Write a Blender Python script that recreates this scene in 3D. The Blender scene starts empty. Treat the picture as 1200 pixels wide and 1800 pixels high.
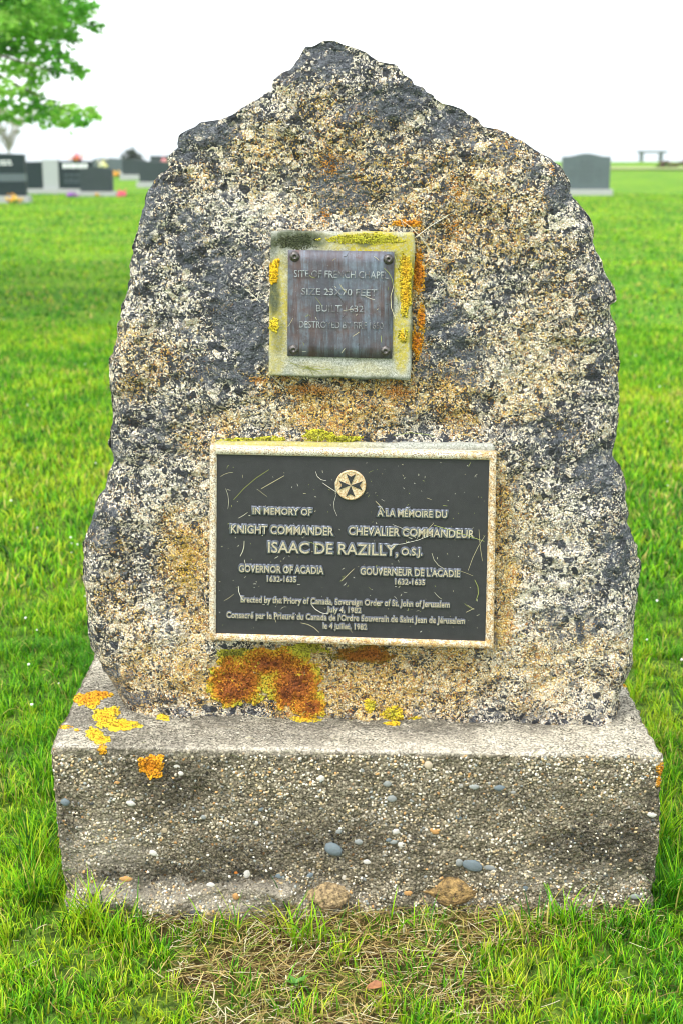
import bpy, bmesh, math, random
import numpy as np
from mathutils import Vector, Matrix
R = math.radians
random.seed(7); RNG = np.random.default_rng(11)
S = bpy.context.scene
COL = S.collection

# ------------------------------------------------------------------ camera, sky, sun, exposure
CAM_Z, PITCH, FPX = 1.47, R(15.07), 2500.0
cd = bpy.data.cameras.new('camera'); cam = bpy.data.objects.new('camera', cd); COL.objects.link(cam)
cam.location = (0, 0, CAM_Z); cam.rotation_euler = (math.pi/2 - PITCH, 0, 0)
cd.sensor_fit = 'VERTICAL'; cd.sensor_height = 36; cd.lens = 50; cd.clip_start = .05; cd.clip_end = 6000
cd.dof.use_dof = True; cd.dof.focus_distance = 2.66; cd.dof.aperture_fstop = 5.0; cd.dof.aperture_blades = 9
S.camera = cam
SUN_EL, SUN_AZ = R(58), R(215)        # azimuth clockwise from +Y: behind the camera, a little to its left
w = bpy.data.worlds.new('World'); S.world = w; w.use_nodes = True
nt = w.node_tree; nt.nodes.clear()
sky = nt.nodes.new('ShaderNodeTexSky'); sky.sky_type = 'NISHITA'; sky.sun_disc = False
sky.sun_elevation = SUN_EL; sky.sun_rotation = SUN_AZ; sky.dust_density = 3.0; sky.air_density = 1.0
hs = nt.nodes.new('ShaderNodeHueSaturation'); hs.inputs['Saturation'].default_value = .22
ov = nt.nodes.new('ShaderNodeMix'); ov.data_type = 'RGBA'; ov.inputs[0].default_value = .6
ov.inputs[7].default_value = (5.6, 5.8, 6.0, 1)        # the even overcast layer, over the clear sky behind it
bg = nt.nodes.new('ShaderNodeBackground'); bg.inputs[1].default_value = .145
wo = nt.nodes.new('ShaderNodeOutputWorld')
nt.links.new(sky.outputs[0], hs.inputs['Color']); nt.links.new(hs.outputs[0], ov.inputs[6])
nt.links.new(ov.outputs[2], bg.inputs[0]); nt.links.new(bg.outputs[0], wo.inputs[0])
sd = bpy.data.lights.new('sun', 'SUN'); sd.energy = 1.0; sd.angle = R(32); sd.color = (1, .96, .9)
so = bpy.data.objects.new('sun', sd); COL.objects.link(so)
sv = Vector((math.sin(SUN_AZ)*math.cos(SUN_EL), math.cos(SUN_AZ)*math.cos(SUN_EL), math.sin(SUN_EL)))
so.rotation_euler = sv.to_track_quat('Z', 'Y').to_euler(); so.location = (0, 0, 20)
vs = S.view_settings; vs.view_transform = 'Standard'; vs.look = 'None'; vs.gamma = 1; vs.use_curve_mapping = False
vs.exposure = 1.5
cy = S.cycles; cy.use_denoising = True; cy.max_bounces = 8; cy.diffuse_bounces = 3; cy.volume_bounces = 1
cy.transparent_max_bounces = 8; cy.filter_width = 1.0

# ------------------------------------------------------------------ geometry of the place
FW = np.array([0, math.cos(PITCH), -math.sin(PITCH)]); UP = np.array([0, math.sin(PITCH), math.cos(PITCH)])
EYE = np.array([0, 0, CAM_Z])
def ray(px, py):
    return FW + np.array([1, 0, 0])*(px-600)/FPX + UP*(900-py)/FPX
def at(px, py, Y):                      # point of the vertical plane y = Y
    d = ray(px, py); return EYE + d*(Y/d[1])
def on_ground(px, py, z=0):
    d = ray(px, py); return EYE + d*((z-CAM_Z)/d[2])
def topx(P):                            # used to lay stains traced from the photograph on the stone
    v = P - EYE; f = v @ FW
    return 600 + v[..., 0]/f*FPX, 900 - (v @ UP)/f*FPX

def _h(i, j, k, s):
    n = (i*374761393 + j*668265263 + k*2147483647 + s*974634777) & 0xffffffff
    n = ((n ^ (n >> 13))*1274126177) & 0xffffffff
    n = ((n ^ (n >> 15))*2246822519) & 0xffffffff
    return ((n ^ (n >> 16)) & 0xffff)/32767.5 - 1
def noise(P, scale, seed=0):
    Q = np.asarray(P, float)*scale; I = np.floor(Q).astype(np.int64); F = Q - I; F = F*F*(3-2*F)
    out = 0
    for a in (0, 1):
        for b in (0, 1):
            for c in (0, 1):
                wt = (F[..., 0] if a else 1-F[..., 0])*(F[..., 1] if b else 1-F[..., 1])*(F[..., 2] if c else 1-F[..., 2])
                out = out + wt*_h(I[..., 0]+a, I[..., 1]+b, I[..., 2]+c, seed)
    return out
def fbm(P, scale, octv=3, seed=0, gain=.5):
    o, a = 0, 1
    for k in range(octv): o = o + a*noise(P, scale*2.03**k, seed+k*17); a *= gain
    return o
def smooth(x, a, b):
    t = np.clip((x-a)/(b-a), 0, 1); return t*t*(3-2*t)

# ------------------------------------------------------------------ object helpers
def link(o, parent=None):
    COL.objects.link(o)
    if parent: o.parent = parent
    return o
def np_mesh(name, V, F, m=None, smooth_=True, attrs=None):
    """V (n,3); F (m,4) or (m,3) int or list of such"""
    me = bpy.data.meshes.new(name)
    Fs = F if isinstance(F, list) else [F]
    Fs = [np.asarray(f, np.int32) for f in Fs if len(f)]
    me.vertices.add(len(V)); me.vertices.foreach_set('co', np.asarray(V, np.float32).ravel())
    loops = np.concatenate([f.ravel() for f in Fs]); me.loops.add(len(loops)); me.loops.foreach_set('vertex_index', loops)
    tot = np.concatenate([np.full(len(f), f.shape[1], np.int32) for f in Fs])
    st = np.concatenate([[0], np.cumsum(tot)[:-1]]).astype(np.int32)
    me.polygons.add(len(tot)); me.polygons.foreach_set('loop_start', st); me.polygons.foreach_set('loop_total', tot)
    if attrs:
        for k, A in attrs.items():
            at_ = me.attributes.new(k, 'FLOAT_COLOR', 'POINT')
            A = np.asarray(A, np.float32)
            if A.shape[1] == 3: A = np.concatenate([A, np.ones((len(A), 1), np.float32)], 1)
            at_.data.foreach_set('color', A.ravel())
    me.update(calc_edges=True)
    if m: me.materials.append(m)
    if smooth_: me.polygons.foreach_set('use_smooth', np.ones(len(tot), bool))
    return me
def obj(name, me, parent=None, rel=None):
    o = bpy.data.objects.new(name, me); link(o, parent)
    if rel is not None: o.location = -Vector(rel)          # mesh written in world metres under a root at rel
    return o
def bm_obj(name, bm, m, parent=None, rel=None, smooth_=False):
    bmesh.ops.recalc_face_normals(bm, faces=bm.faces)
    me = bpy.data.meshes.new(name); bm.to_mesh(me); bm.free(); me.materials.append(m)
    if smooth_: me.polygons.foreach_set('use_smooth', np.ones(len(me.polygons), bool))
    return obj(name, me, parent, rel)
def tag(o, label=None, cat=None, group=None, kind=None):
    if label: o['label'] = label
    if cat: o['category'] = cat
    if group: o['group'] = group
    if kind: o['kind'] = kind
    return o
def empty(name, loc, label, cat, group=None, rz=0):
    o = bpy.data.objects.new(name, None); COL.objects.link(o); o.location = loc; o.rotation_euler.z = rz
    o.empty_display_size = .1
    return tag(o, label, cat, group)
def box(bm, x0, x1, y0, y1, z0, z1, bev=0):
    r = bmesh.ops.create_cube(bm, size=1)
    for v in r['verts']:
        v.co = Vector(((x0+x1)/2+v.co.x*(x1-x0), (y0+y1)/2+v.co.y*(y1-y0), (z0+z1)/2+v.co.z*(z1-z0)))
    if bev: bmesh.ops.bevel(bm, geom=list({e for v in r['verts'] for e in v.link_edges}), offset=bev, segments=2, affect='EDGES', profile=.5)
def prism(bm, pts, y0, y1, bev=0):       # polygon in x-z pushed along y
    a = [bm.verts.new((x, y0, z)) for x, z in pts]; b = [bm.verts.new((x, y1, z)) for x, z in pts]; n = len(pts)
    fs = [bm.faces.new(a), bm.faces.new(b[::-1])] + [bm.faces.new((a[i], b[i], b[(i+1) % n], a[(i+1) % n])) for i in range(n)]
    if bev: bmesh.ops.bevel(bm, geom=list(fs[0].edges)+list(fs[1].edges), offset=bev, segments=2, affect='EDGES', profile=.5)

# ------------------------------------------------------------------ materials
class NT:
    def __init__(s, name):
        s.m = bpy.data.materials.new(name); s.m.use_nodes = True; s.t = s.m.node_tree; s.t.nodes.clear()
        s.out = s.t.nodes.new('ShaderNodeOutputMaterial'); s.b = None
    def n(s, typ, **kw):
        x = s.t.nodes.new(typ)
        for k, v in kw.items():
            if k.startswith('i_'):
                x.inputs[k[2:].replace('_', ' ')].default_value = v
            else: setattr(x, k, v)
        return x
    def l(s, a, b): s.t.links.new(a, b)
    def coord(s, scale=(1, 1, 1), which='Object'):
        c = s.n('ShaderNodeTexCoord'); mp = s.n('ShaderNodeMapping'); mp.inputs['Scale'].default_value = scale
        s.l(c.outputs[which], mp.inputs[0]); return mp.outputs[0]
    def noise(s, vec, scale, detail=4, rough=.6, dist=0):
        x = s.n('ShaderNodeTexNoise'); x.inputs['Scale'].default_value = scale; x.inputs['Detail'].default_value = detail
        x.inputs['Roughness'].default_value = rough; x.inputs['Distortion'].default_value = dist; s.l(vec, x.inputs['Vector']); return x
    def vor(s, vec, scale, feature='F1', rnd=1):
        x = s.n('ShaderNodeTexVoronoi'); x.feature = feature; x.inputs['Scale'].default_value = scale
        x.inputs['Randomness'].default_value = rnd; s.l(vec, x.inputs['Vector']); return x
    def ramp(s, fac, stops, mode='LINEAR'):
        x = s.n('ShaderNodeValToRGB'); x.color_ramp.interpolation = mode; e = x.color_ramp.elements
        while len(e) < len(stops): e.new(.5)
        for q, (p, c) in zip(e, stops):
            q.position = p; q.color = (c, c, c, 1) if isinstance(c, (int, float)) else (*c, 1)
        s.l(fac, x.inputs[0]); return x.outputs[0]
    def mix(s, f, a, b, blend='MIX'):
        x = s.n('ShaderNodeMix'); x.data_type = 'RGBA'; x.blend_type = blend
        for v, i in ((f, 0), (a, 6), (b, 7)):
            if isinstance(v, (int, float)): x.inputs[i].default_value = v if i == 0 else (v, v, v, 1)
            elif isinstance(v, tuple): x.inputs[i].default_value = (*v, 1)
            else: s.l(v, x.inputs[i])
        return x.outputs[2]
    def math(s, op, a, b=None, clamp=False):
        x = s.n('ShaderNodeMath'); x.operation = op; x.use_clamp = clamp
        for v, i in ((a, 0), (b, 1)):
            if v is None: continue
            if isinstance(v, (int, float)): x.inputs[i].default_value = v
            else: s.l(v, x.inputs[i])
        return x.outputs[0]
    def attr(s, name):
        x = s.n('ShaderNodeAttribute'); x.attribute_name = name; return x
    def warp(s, vec, scale, amt):
        nz = s.noise(vec, scale, 2); v = s.n('ShaderNodeVectorMath', operation='SCALE'); v.inputs['Scale'].default_value = amt
        s.l(nz.outputs['Color'], v.inputs[0]); a = s.n('ShaderNodeVectorMath', operation='ADD'); s.l(vec, a.inputs[0]); s.l(v.outputs[0], a.inputs[1])
        return a.outputs[0]
    def bump(s, h, strength, dist, prev=None):
        x = s.n('ShaderNodeBump'); x.inputs['Strength'].default_value = strength; x.inputs['Distance'].default_value = dist
        s.l(h, x.inputs['Height'])
        if prev is not None: s.l(prev, x.inputs['Normal'])
        return x.outputs[0]
    def pbr(s, col, rough=.8, metal=0, normal=None, spec=.5):
        b = s.n('ShaderNodeBsdfPrincipled'); s.b = b
        for v, k in ((col, 'Base Color'), (rough, 'Roughness'), (metal, 'Metallic'), (spec, 'Specular IOR Level')):
            if isinstance(v, tuple): b.inputs[k].default_value = (*v, 1)
            elif isinstance(v, (int, float)): b.inputs[k].default_value = v
            else: s.l(v, b.inputs[k])
        if normal is not None: s.l(normal, b.inputs['Normal'])
        s.l(b.outputs[0], s.out.inputs[0]); return s.m

def mat_granite():
    t = NT('lichened granite'); c = t.coord(); cw = t.warp(c, 110, .010)
    a = t.attr('mask'); sp = t.n('ShaderNodeSeparateColor'); t.l(a.outputs['Color'], sp.inputs[0])
    dark, ochre, pale = sp.outputs
    v1 = t.vor(cw, 215); v2 = t.vor(cw, 380); v3 = t.vor(t.warp(c, 40, .012), 52)
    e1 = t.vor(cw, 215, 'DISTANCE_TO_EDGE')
    def rnd(v):
        q = t.n('ShaderNodeSeparateColor'); t.l(v.outputs['Color'], q.inputs[0]); return q.outputs
    r1, r2, r3 = rnd(v1), rnd(v2), rnd(v3)
    pick = t.ramp(t.noise(c, 60, 2).outputs[0], [(.42, 0), (.58, 1)])
    f = t.mix(pick, r1[0], r2[0])
    big = t.math('MULTIPLY', t.math('SUBTRACT', t.noise(c, 26, 4, .65).outputs[0], .5), .9)
    f = t.math('ADD', f, big)
    lob = t.math('ADD', dark, t.math('MULTIPLY', t.math('SUBTRACT', t.noise(t.warp(c, 30, .012), 34, 4, .6).outputs[0], .5), 2.2))
    lob = t.ramp(lob, [(.52, 0), (.66, 1)])
    coarse = t.vor(t.warp(c, 60, .008), 75); rc = rnd(coarse)
    f = t.mix(t.ramp(rc[1], [(.78, 0), (.82, .75)]), f, rc[0])
    f = t.math('SUBTRACT', f, t.math('ADD', t.math('MULTIPLY', dark, .14), .07))
    f = t.math('SUBTRACT', f, t.math('MULTIPLY', lob, .18))
    f = t.math('ADD', f, t.math('MULTIPLY', pale, .3), True)
    colr = t.ramp(f, [(0, (.018, .022, .03)), (.3, (.045, .052, .068)), (.41, (.19, .2, .215)), (.49, (.36, .345, .31)), (.59, (.62, .57, .47)), (.8, (.82, .77, .65)), (1, (.9, .86, .77))])
    # iron staining and yellow crusts picked cell by cell; ochre also holds the plaque's painted shadow strip
    st = t.math('ADD', r2[1], t.math('MULTIPLY', t.math('SUBTRACT', ochre, .24), .52))
    st = t.math('ADD', st, t.math('MULTIPLY', t.math('SUBTRACT', t.noise(c, 17, 3).outputs[0], .5), .8))
    gold = t.ramp(r1[2], [(0, (.72, .50, .12)), (.5, (.80, .58, .2)), (.78, (.6, .3, .06)), (1, (.38, .14, .035))])
    colr = t.mix(t.ramp(st, [(.66, 0), (.78, .8)]), colr, t.mix(.75, colr, gold, 'MULTIPLY'))
    colr = t.mix(t.ramp(st, [(.9, 0), (1.0, .75)]), colr, gold)
    tint = t.math('ADD', t.math('MULTIPLY', ochre, .6), .08)
    colr = t.mix(tint, colr, t.mix(1.0, colr, (1.0, .84, .46), 'MULTIPLY'))
    colr = t.mix(t.ramp(e1.outputs['Distance'], [(.02, .6), (.12, 0)]), colr, (.035, .034, .032))  # grain outlines darkened: shade of the small pits painted into the colour
    # round dark crustose lichens, each a few centimetres
    crust = t.math('MULTIPLY', t.ramp(v3.outputs['Distance'], [(.22, 1), (.36, 0)]), t.ramp(t.math('ADD', r3[0], t.math('MULTIPLY', dark, .4)), [(.66, 0), (.76, .75)]))
    crust = t.math('MULTIPLY', crust, t.ramp(t.noise(c, 230, 2).outputs[0], [(.4, .35), (.58, 1)]))
    colr = t.mix(crust, colr, t.mix(r2[0], (.035, .042, .05), (.15, .165, .18)))
    # grey green bloom on the darkest areas
    colr = t.mix(t.math('MULTIPLY', lob, .38), colr, t.mix(r2[2], (.03, .038, .052), (.25, .275, .31)))
    h = t.math('ADD', t.math('MULTIPLY', v1.outputs['Distance'], -1.0), t.noise(c, 330, 3, .7).outputs[0])
    nb = t.bump(h, .9, .004)
    nb = t.bump(t.noise(c, 900, 2).outputs[0], .4, .0015, nb)
    return t.pbr(colr, t.ramp(f, [(0, .55), (1, .85)]), 0, nb, .35)

def mat_concrete():
    t = NT('exposed aggregate concrete'); c = t.coord(); cw = t.warp(c, 120, .004)
    a = t.attr('mask'); sp = t.n('ShaderNodeSeparateColor'); t.l(a.outputs['Color'], sp.inputs[0])
    dark, sand, pale = sp.outputs                    # sand: the trowelled top, finer and paler
    v1 = t.vor(cw, 165); v2 = t.vor(cw, 380)
    def rnd(v):
        q = t.n('ShaderNodeSeparateColor'); t.l(v.outputs['Color'], q.inputs[0]); return q.outputs
    r1, r2 = rnd(v1), rnd(v2)
    grain = t.ramp(r1[0], [(0, (.09, .085, .07)), (.2, (.23, .21, .165)), (.4, (.44, .40, .31)), (.55, (.55, .49, .35)), (.7, (.34, .35, .32)), (.84, (.66, .62, .5)), (.95, (.74, .69, .58)), (1, (.55, .3, .12))])
    gap = t.ramp(v1.outputs['Distance'], [(.3, 0), (.55, 1)])
    colr = t.mix(gap, grain, t.mix(r2[0], (.05, .045, .035), (.38, .35, .27)))
    fine = t.ramp(t.math('ADD', r2[0], t.math('MULTIPLY', t.math('SUBTRACT', r1[0], .5), .35)), [(0, (.03, .03, .027)), (.25, (.16, .155, .135)), (.5, (.37, .365, .32)), (1, (.66, .64, .57))])
    colr = t.mix(sand, colr, fine)
    colr = t.mix(t.math('MULTIPLY', pale, .8), colr, t.mix(.5, t.mix(r2[1], (.35, .33, .3), (.78, .75, .7)), colr))
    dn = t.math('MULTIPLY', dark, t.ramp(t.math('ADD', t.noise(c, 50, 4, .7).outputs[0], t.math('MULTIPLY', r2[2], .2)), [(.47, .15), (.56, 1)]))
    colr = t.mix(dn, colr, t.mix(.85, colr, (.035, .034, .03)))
    blot = t.ramp(t.noise(c, 14, 5, .7).outputs[0], [(.42, .42), (.62, 0)])
    colr = t.mix(blot, colr, t.mix(.55, colr, (.07, .06, .04)))
    colr = t.mix(.5, colr, t.mix(1.0, colr, (1.0, .9, .7), 'MULTIPLY'))
    h = t.math('ADD', t.math('MULTIPLY', v1.outputs['Distance'], -1.3), t.noise(c, 420, 3, .7).outputs[0])
    hs_ = t.math('MULTIPLY', h, t.math('SUBTRACT', 1.15, sand))
    nb = t.bump(hs_, 1.0, .0045); nb = t.bump(t.noise(c, 1000, 2).outputs[0], .5, .001, nb)
    return t.pbr(colr, .9, 0, nb, .25)

def mat_pad():
    t = NT('cement pad'); c = t.coord(); v = t.vor(c, 420)
    a = t.attr('mask'); sp = t.n('ShaderNodeSeparateColor'); t.l(a.outputs['Color'], sp.inputs[0])
    col = t.ramp(t.noise(c, 300, 3, .8).outputs[0], [(.3, (.14, .15, .12)), (.5, (.36, .37, .32)), (.7, (.58, .58, .53))])
    col = t.mix(t.ramp(v.outputs['Distance'], [(.14, .85), (.3, 0)]), col, (.09, .09, .07))
    ye = t.mix(t.noise(c, 240, 3).outputs[0], (.2, .19, .03), (.62, .5, .06))
    col = t.mix(t.math('MULTIPLY', sp.outputs[1], t.ramp(t.noise(c, 170, 4, .8).outputs[0], [(.38, .3), (.52, 1)])), col, ye)
    dk = t.mix(t.noise(c, 260, 3).outputs[0], (.015, .02, .012), (.13, .15, .09))
    col = t.mix(t.math('MULTIPLY', sp.outputs[0], t.ramp(t.noise(c, 120, 4, .8).outputs[0], [(.25, .5), (.5, 1)])), col, dk)
    return t.pbr(col, .9, 0, t.bump(t.noise(c, 500, 3, .7).outputs[0], .6, .002), .2)

def mat_simple(name, ca, cb, scale=40, rough=.7, metal=0, bump=.2, bd=.002, spec=.5, stretch=(1, 1, 1), contrast=.15):
    t = NT(name); c = t.coord(stretch); f = t.ramp(t.noise(c, scale, 5, .65).outputs[0], [(.5-contrast, 0), (.5+contrast, 1)])
    return t.pbr(t.mix(f, ca, cb), rough, metal, t.bump(t.noise(c, scale*3, 3).outputs[0], bump, bd), spec)

def mat_copper():
    t = NT('weathered copper sheet'); c = t.coord()
    cs = t.coord((1, 1, .09)); s1 = t.ramp(t.noise(cs, 95, 5, .7, .3).outputs[0], [(.42, 0), (.66, 1)])
    blot = t.noise(c, 42, 5, .7).outputs[0]
    base = t.mix(t.ramp(blot, [(.35, 0), (.65, 1)]), (.06, .042, .045), (.12, .082, .08))
    base = t.mix(t.ramp(t.noise(c, 16, 3).outputs[0], [(.4, 0), (.65, .8)]), base, (.075, .085, .11))
    col = t.mix(t.math('MULTIPLY', s1, t.ramp(t.noise(c, 60, 4, .7).outputs[0], [(.35, .1), (.62, .85)])), base, (.17, .22, .28))
    col = t.mix(t.ramp(t.noise(c, 380, 3, .8).outputs[0], [(.66, 0), (.72, .8)]), col, (.36, .42, .45))
    return t.pbr(col, t.ramp(blot, [(.3, .4), (.7, .65)]), .35, t.bump(t.noise(c, 300, 4, .7).outputs[0], .35, .001), .5)

def mat_panel():
    t = NT('dark cast panel'); c = t.coord()
    col = t.mix(t.noise(c, 60, 5, .7).outputs[0], (.014, .015, .017), (.038, .038, .041))
    col = t.mix(t.ramp(t.noise(c, 520, 3, .8).outputs[0], [(.68, 0), (.74, .5)]), col, (.25, .24, .2))
    nb = t.bump(t.noise(c, 700, 2, .5).outputs[0], .5, .0008)
    return t.pbr(col, .5, .1, nb, .5)

def mat_frame():
    t = NT('worn bronze border'); c = t.coord(); n1 = t.noise(c, 120, 5, .75).outputs[0]; n2 = t.noise(c, 420, 3, .8).outputs[0]
    a = t.attr('mask'); sp = t.n('ShaderNodeSeparateColor'); t.l(a.outputs['Color'], sp.inputs[0])
    col = t.mix(t.ramp(t.math('ADD', n1, t.math('MULTIPLY', sp.outputs[0], .1)), [(.5, 0), (.68, 1)]), (.72, .68, .56), (.55, .34, .11))
    col = t.mix(t.ramp(n2, [(.50, 0), (.56, .9)]), col, (.14, .075, .03))
    return t.pbr(col, .6, .1, t.bump(n2, .5, .001), .5)

def mat_letters():
    t = NT('bare bronze letter faces'); c = t.coord(); n2 = t.noise(c, 500, 3, .8).outputs[0]
    return t.pbr(t.mix(t.ramp(n2, [(.4, 0), (.6, 1)]), (.60, .54, .42), (.34, .28, .18)), .45, .35)
def mat_letter_sides():
    t = NT('letter shoulders'); return t.pbr((.15, .165, .2), .3, .6)

def mat_leafy(name, attr='col', trans=.45, rough=.55):
    t = NT(name); a = t.attr(attr); d = t.n('ShaderNodeBsdfPrincipled'); d.inputs['Roughness'].default_value = rough
    d.inputs['Specular IOR Level'].default_value = .25
    t.l(a.outputs['Color'], d.inputs['Base Color'])
    tr = t.n('ShaderNodeBsdfTranslucent'); t.l(a.outputs['Color'], tr.inputs['Color'])
    mx = t.n('ShaderNodeMixShader'); mx.inputs[0].default_value = trans
    t.l(d.outputs[0], mx.inputs[1]); t.l(tr.outputs[0], mx.inputs[2]); t.l(mx.outputs[0], t.out.inputs[0]); return t.m
def mat_attr(name, rough=.85, bscale=400, bd=.001, metal=0):
    t = NT(name); a = t.attr('col'); c = t.coord()
    return t.pbr(a.outputs['Color'], rough, metal, t.bump(t.noise(c, bscale, 3).outputs[0], .5, bd), .25)
def mat_pebble():
    t = NT('river pebble'); oi = t.n('ShaderNodeObjectInfo'); c = t.coord()
    col = t.mix(t.math('MULTIPLY', t.ramp(t.noise(c, 3, 5, .7).outputs[0], [(.35, 0), (.65, 1)]), .45), oi.outputs['Color'], t.mix(.5, oi.outputs['Color'], (.1, .09, .08)))
    return t.pbr(col, .65, 0, t.bump(t.noise(c, 8, 4).outputs[0], .3, .02), .35)
def mat_ground():
    t = NT('lawn soil'); c = t.coord(); a = t.attr('mask'); sp = t.n('ShaderNodeSeparateColor'); t.l(a.outputs['Color'], sp.inputs[0])
    soil = t.mix(t.noise(c, 60, 5, .75).outputs[0], (.022, .014, .008), (.12, .065, .032))
    n1 = t.noise(c, .55, 4, .6).outputs[0]; n2 = t.noise(t.coord((1, .35, 1)), 5, 5, .7).outputs[0]; n3 = t.noise(c, 45, 4, .7).outputs[0]
    g = t.mix(t.ramp(n1, [(.35, 0), (.65, 1)]), (.09, .32, .006), (.25, .50, .010))
    g = t.mix(t.ramp(n2, [(.45, 0), (.75, .7)]), g, (.42, .50, .04))
    g = t.mix(t.ramp(n3, [(.4, .9), (.6, .15)]), g, (.015, .045, .005))
    thatch = t.mix(t.ramp(n3, [(.35, 0), (.65, 1)]), (.022, .04, .008), (.10, .13, .03))
    g = t.mix(t.math('MULTIPLY', sp.outputs[1], .65), g, thatch)      # where the blades themselves are built, the soil carries only thatch
    col = t.mix(sp.outputs[0], g, soil)
    return t.pbr(col, .95, 0, t.bump(n3, .6, .02), .1)

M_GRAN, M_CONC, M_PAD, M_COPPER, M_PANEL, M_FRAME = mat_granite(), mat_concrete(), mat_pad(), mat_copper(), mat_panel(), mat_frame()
M_LET, M_LETS = mat_letters(), mat_letter_sides()
M_GRASS, M_LEAF = mat_leafy('grass blades', trans=.4), mat_leafy('tree leaves', trans=.75)
M_LICHEN, M_STRAW, M_PEB, M_GROUND = mat_attr('leafy lichen', .9, 600, .002), mat_leafy('dry straw', trans=.15), mat_pebble(), mat_ground()
M_BARK = mat_simple('bark', (.07, .055, .04), (.17, .14, .11), 30, .9, bump=.6, bd=.01)
M_DISC = mat_simple('medallion face', (.74, .66, .46), (.42, .22, .07), 330, .5, .3)
M_DARKMETAL = mat_simple('dark cross', (.015, .015, .017), (.04, .04, .042), 200, .45, .2)
M_SCREW = mat_simple('screw metal', (.045, .04, .04), (.15, .14, .13), 300, .35, .7)
M_BLK = mat_simple('polished black granite', (.010, .02, .024), (.02, .034, .038), 60, .45, bump=.02, spec=.08)
M_BLK2 = mat_simple('polished charcoal granite', (.02, .032, .036), (.042, .055, .06), 60, .5, bump=.02, spec=.15)
M_GREYSTONE = mat_simple('grey granite', (.25, .28, .28), (.38, .4, .4), 50, .7)
M_BLUESTONE = mat_simple('blue grey granite', (.055, .08, .092), (.085, .11, .125), 50, .5, bump=.05)
M_PALESTONE = mat_simple('pale granite base', (.26, .27, .27), (.4, .41, .41), 60, .8)
M_INS = mat_simple('pale inscription', (.6, .65, .66), (.85, .86, .86), 60, .7)
M_INSD = mat_simple('dark inscription', (.05, .07, .085), (.08, .1, .11), 60, .7)

# ------------------------------------------------------------------ ground, path, sea, haze
def gz(x, y):
    P = np.stack([x, y, 0*x], -1)
    return fbm(P, .7, 2, 3)*.018*smooth(np.hypot(x, y-2.5), .8, 5) + noise(P, 9, 5)*.004
BX0, BX1, BY0, BY1, BZ = -.545, .605, 2.47, 2.985, .335           # the concrete base
def dry_mask(x, y):                                               # worn strip in front of the monument
    P = np.stack([x, y, 0*x], -1)
    e = ((x-.0)/.31)**2 + ((y-2.24)/.27)**2 + fbm(P, 7, 3, 9)*.55
    e2 = ((x-.03)/.6)**2 + ((y-2.42)/.09)**2 + fbm(P, 9, 2, 4)*.3
    return np.clip(np.maximum(1-smooth(e, .45, 1.25), (1-smooth(e2, .5, 1.2))*.8), 0, 1)*(.8+.25*noise(P, 16, 12))
def axis(a, b, fine0, fine1, df, growth=1.16):
    v = list(np.arange(fine0, fine1+df, df)); s = df; p = v[-1]
    while p < b: s *= growth; p += s; v.append(min(p, b))
    s = df; p = fine0; l = []
    while p > a: s *= growth; p -= s; l.append(max(p, a))
    return np.array(l[::-1] + v)
gx, gy = axis(-160, 160, -1.6, 1.6, .02), np.append(axis(-60, 68.4, 1.6, 4.2, .02), [69, 70.5, 72.5, 75])
X, Y = np.meshgrid(gx, gy); Z = gz(X, Y); Z = np.where(Y > 68.5, Z-(Y-68.5)*.62, Z)
gm = dry_mask(X, Y); Z = Z - .006*gm
nn = len(gx); ii, jj = np.meshgrid(np.arange(nn-1), np.arange(len(gy)-1)); q = (jj*nn+ii).ravel()
gme = np_mesh('lawn', np.stack([X, Y, Z], -1).reshape(-1, 3), np.stack([q, q+1, q+nn+1, q+nn], 1), M_GROUND,
              attrs={'mask': np.stack([gm.ravel(), 1-smooth(np.hypot(X, Y-2.5), 3, 9).ravel(), gm.ravel()*0], 1)})
tag(obj('lawn', gme), kind='structure')
def sheet(name, pts, m):
    me = bpy.data.meshes.new(name); me.from_pydata(pts, [], [tuple(range(len(pts)))]); me.materials.append(m)
    return tag(obj(name, me), kind='structure')
tw = NT('sea water'); c_ = tw.coord((.25, 1, 1))
tw.pbr((.16, .2, .22), .25, 0, tw.bump(tw.noise(c_, 1.2, 4).outputs[0], .5, .3), .5)
sheet('sea', [(-2500, 71, -2.6), (2500, 71, -2.6), (2500, 4000, -2.6), (-2500, 4000, -2.6)], tw.m)
M_PATH = mat_simple('gravel path', (.16, .24, .04), (.26, .30, .09), 8, .95)
bmp = bmesh.new()
pl = [bmp.verts.new((x, 53.5+.5*math.sin(x*.2), .045)) for x in np.arange(-30, 61, 3.)]
pu = [bmp.verts.new((x, 57.5+.5*math.sin(x*.2), .045)) for x in np.arange(-30, 61, 3.)]
for i in range(len(pl)-1): bmp.faces.new((pl[i], pl[i+1], pu[i+1], pu[i]))
tag(bm_obj('gravel_path', bmp, M_PATH), kind='structure')
hz = NT('sea haze'); pv = hz.n('ShaderNodeVolumePrincipled'); pv.inputs['Color'].default_value = (.93, .96, 1, 1)
pv.inputs['Density'].default_value = .0008; pv.inputs['Anisotropy'].default_value = .2
hz.l(pv.outputs[0], hz.out.inputs['Volume'])
bmh = bmesh.new(); box(bmh, -2600, 2600, -70, 4100, -4.6, 8.6)
tag(bm_obj('haze', bmh, hz.m), kind='stuff')

# ------------------------------------------------------------------ the monument
ROOT = (.03, 2.72, 0)
mon = empty('memorial_monument', ROOT, 'rough granite memorial stone with two metal plaques on a broad concrete base', 'monument')

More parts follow.
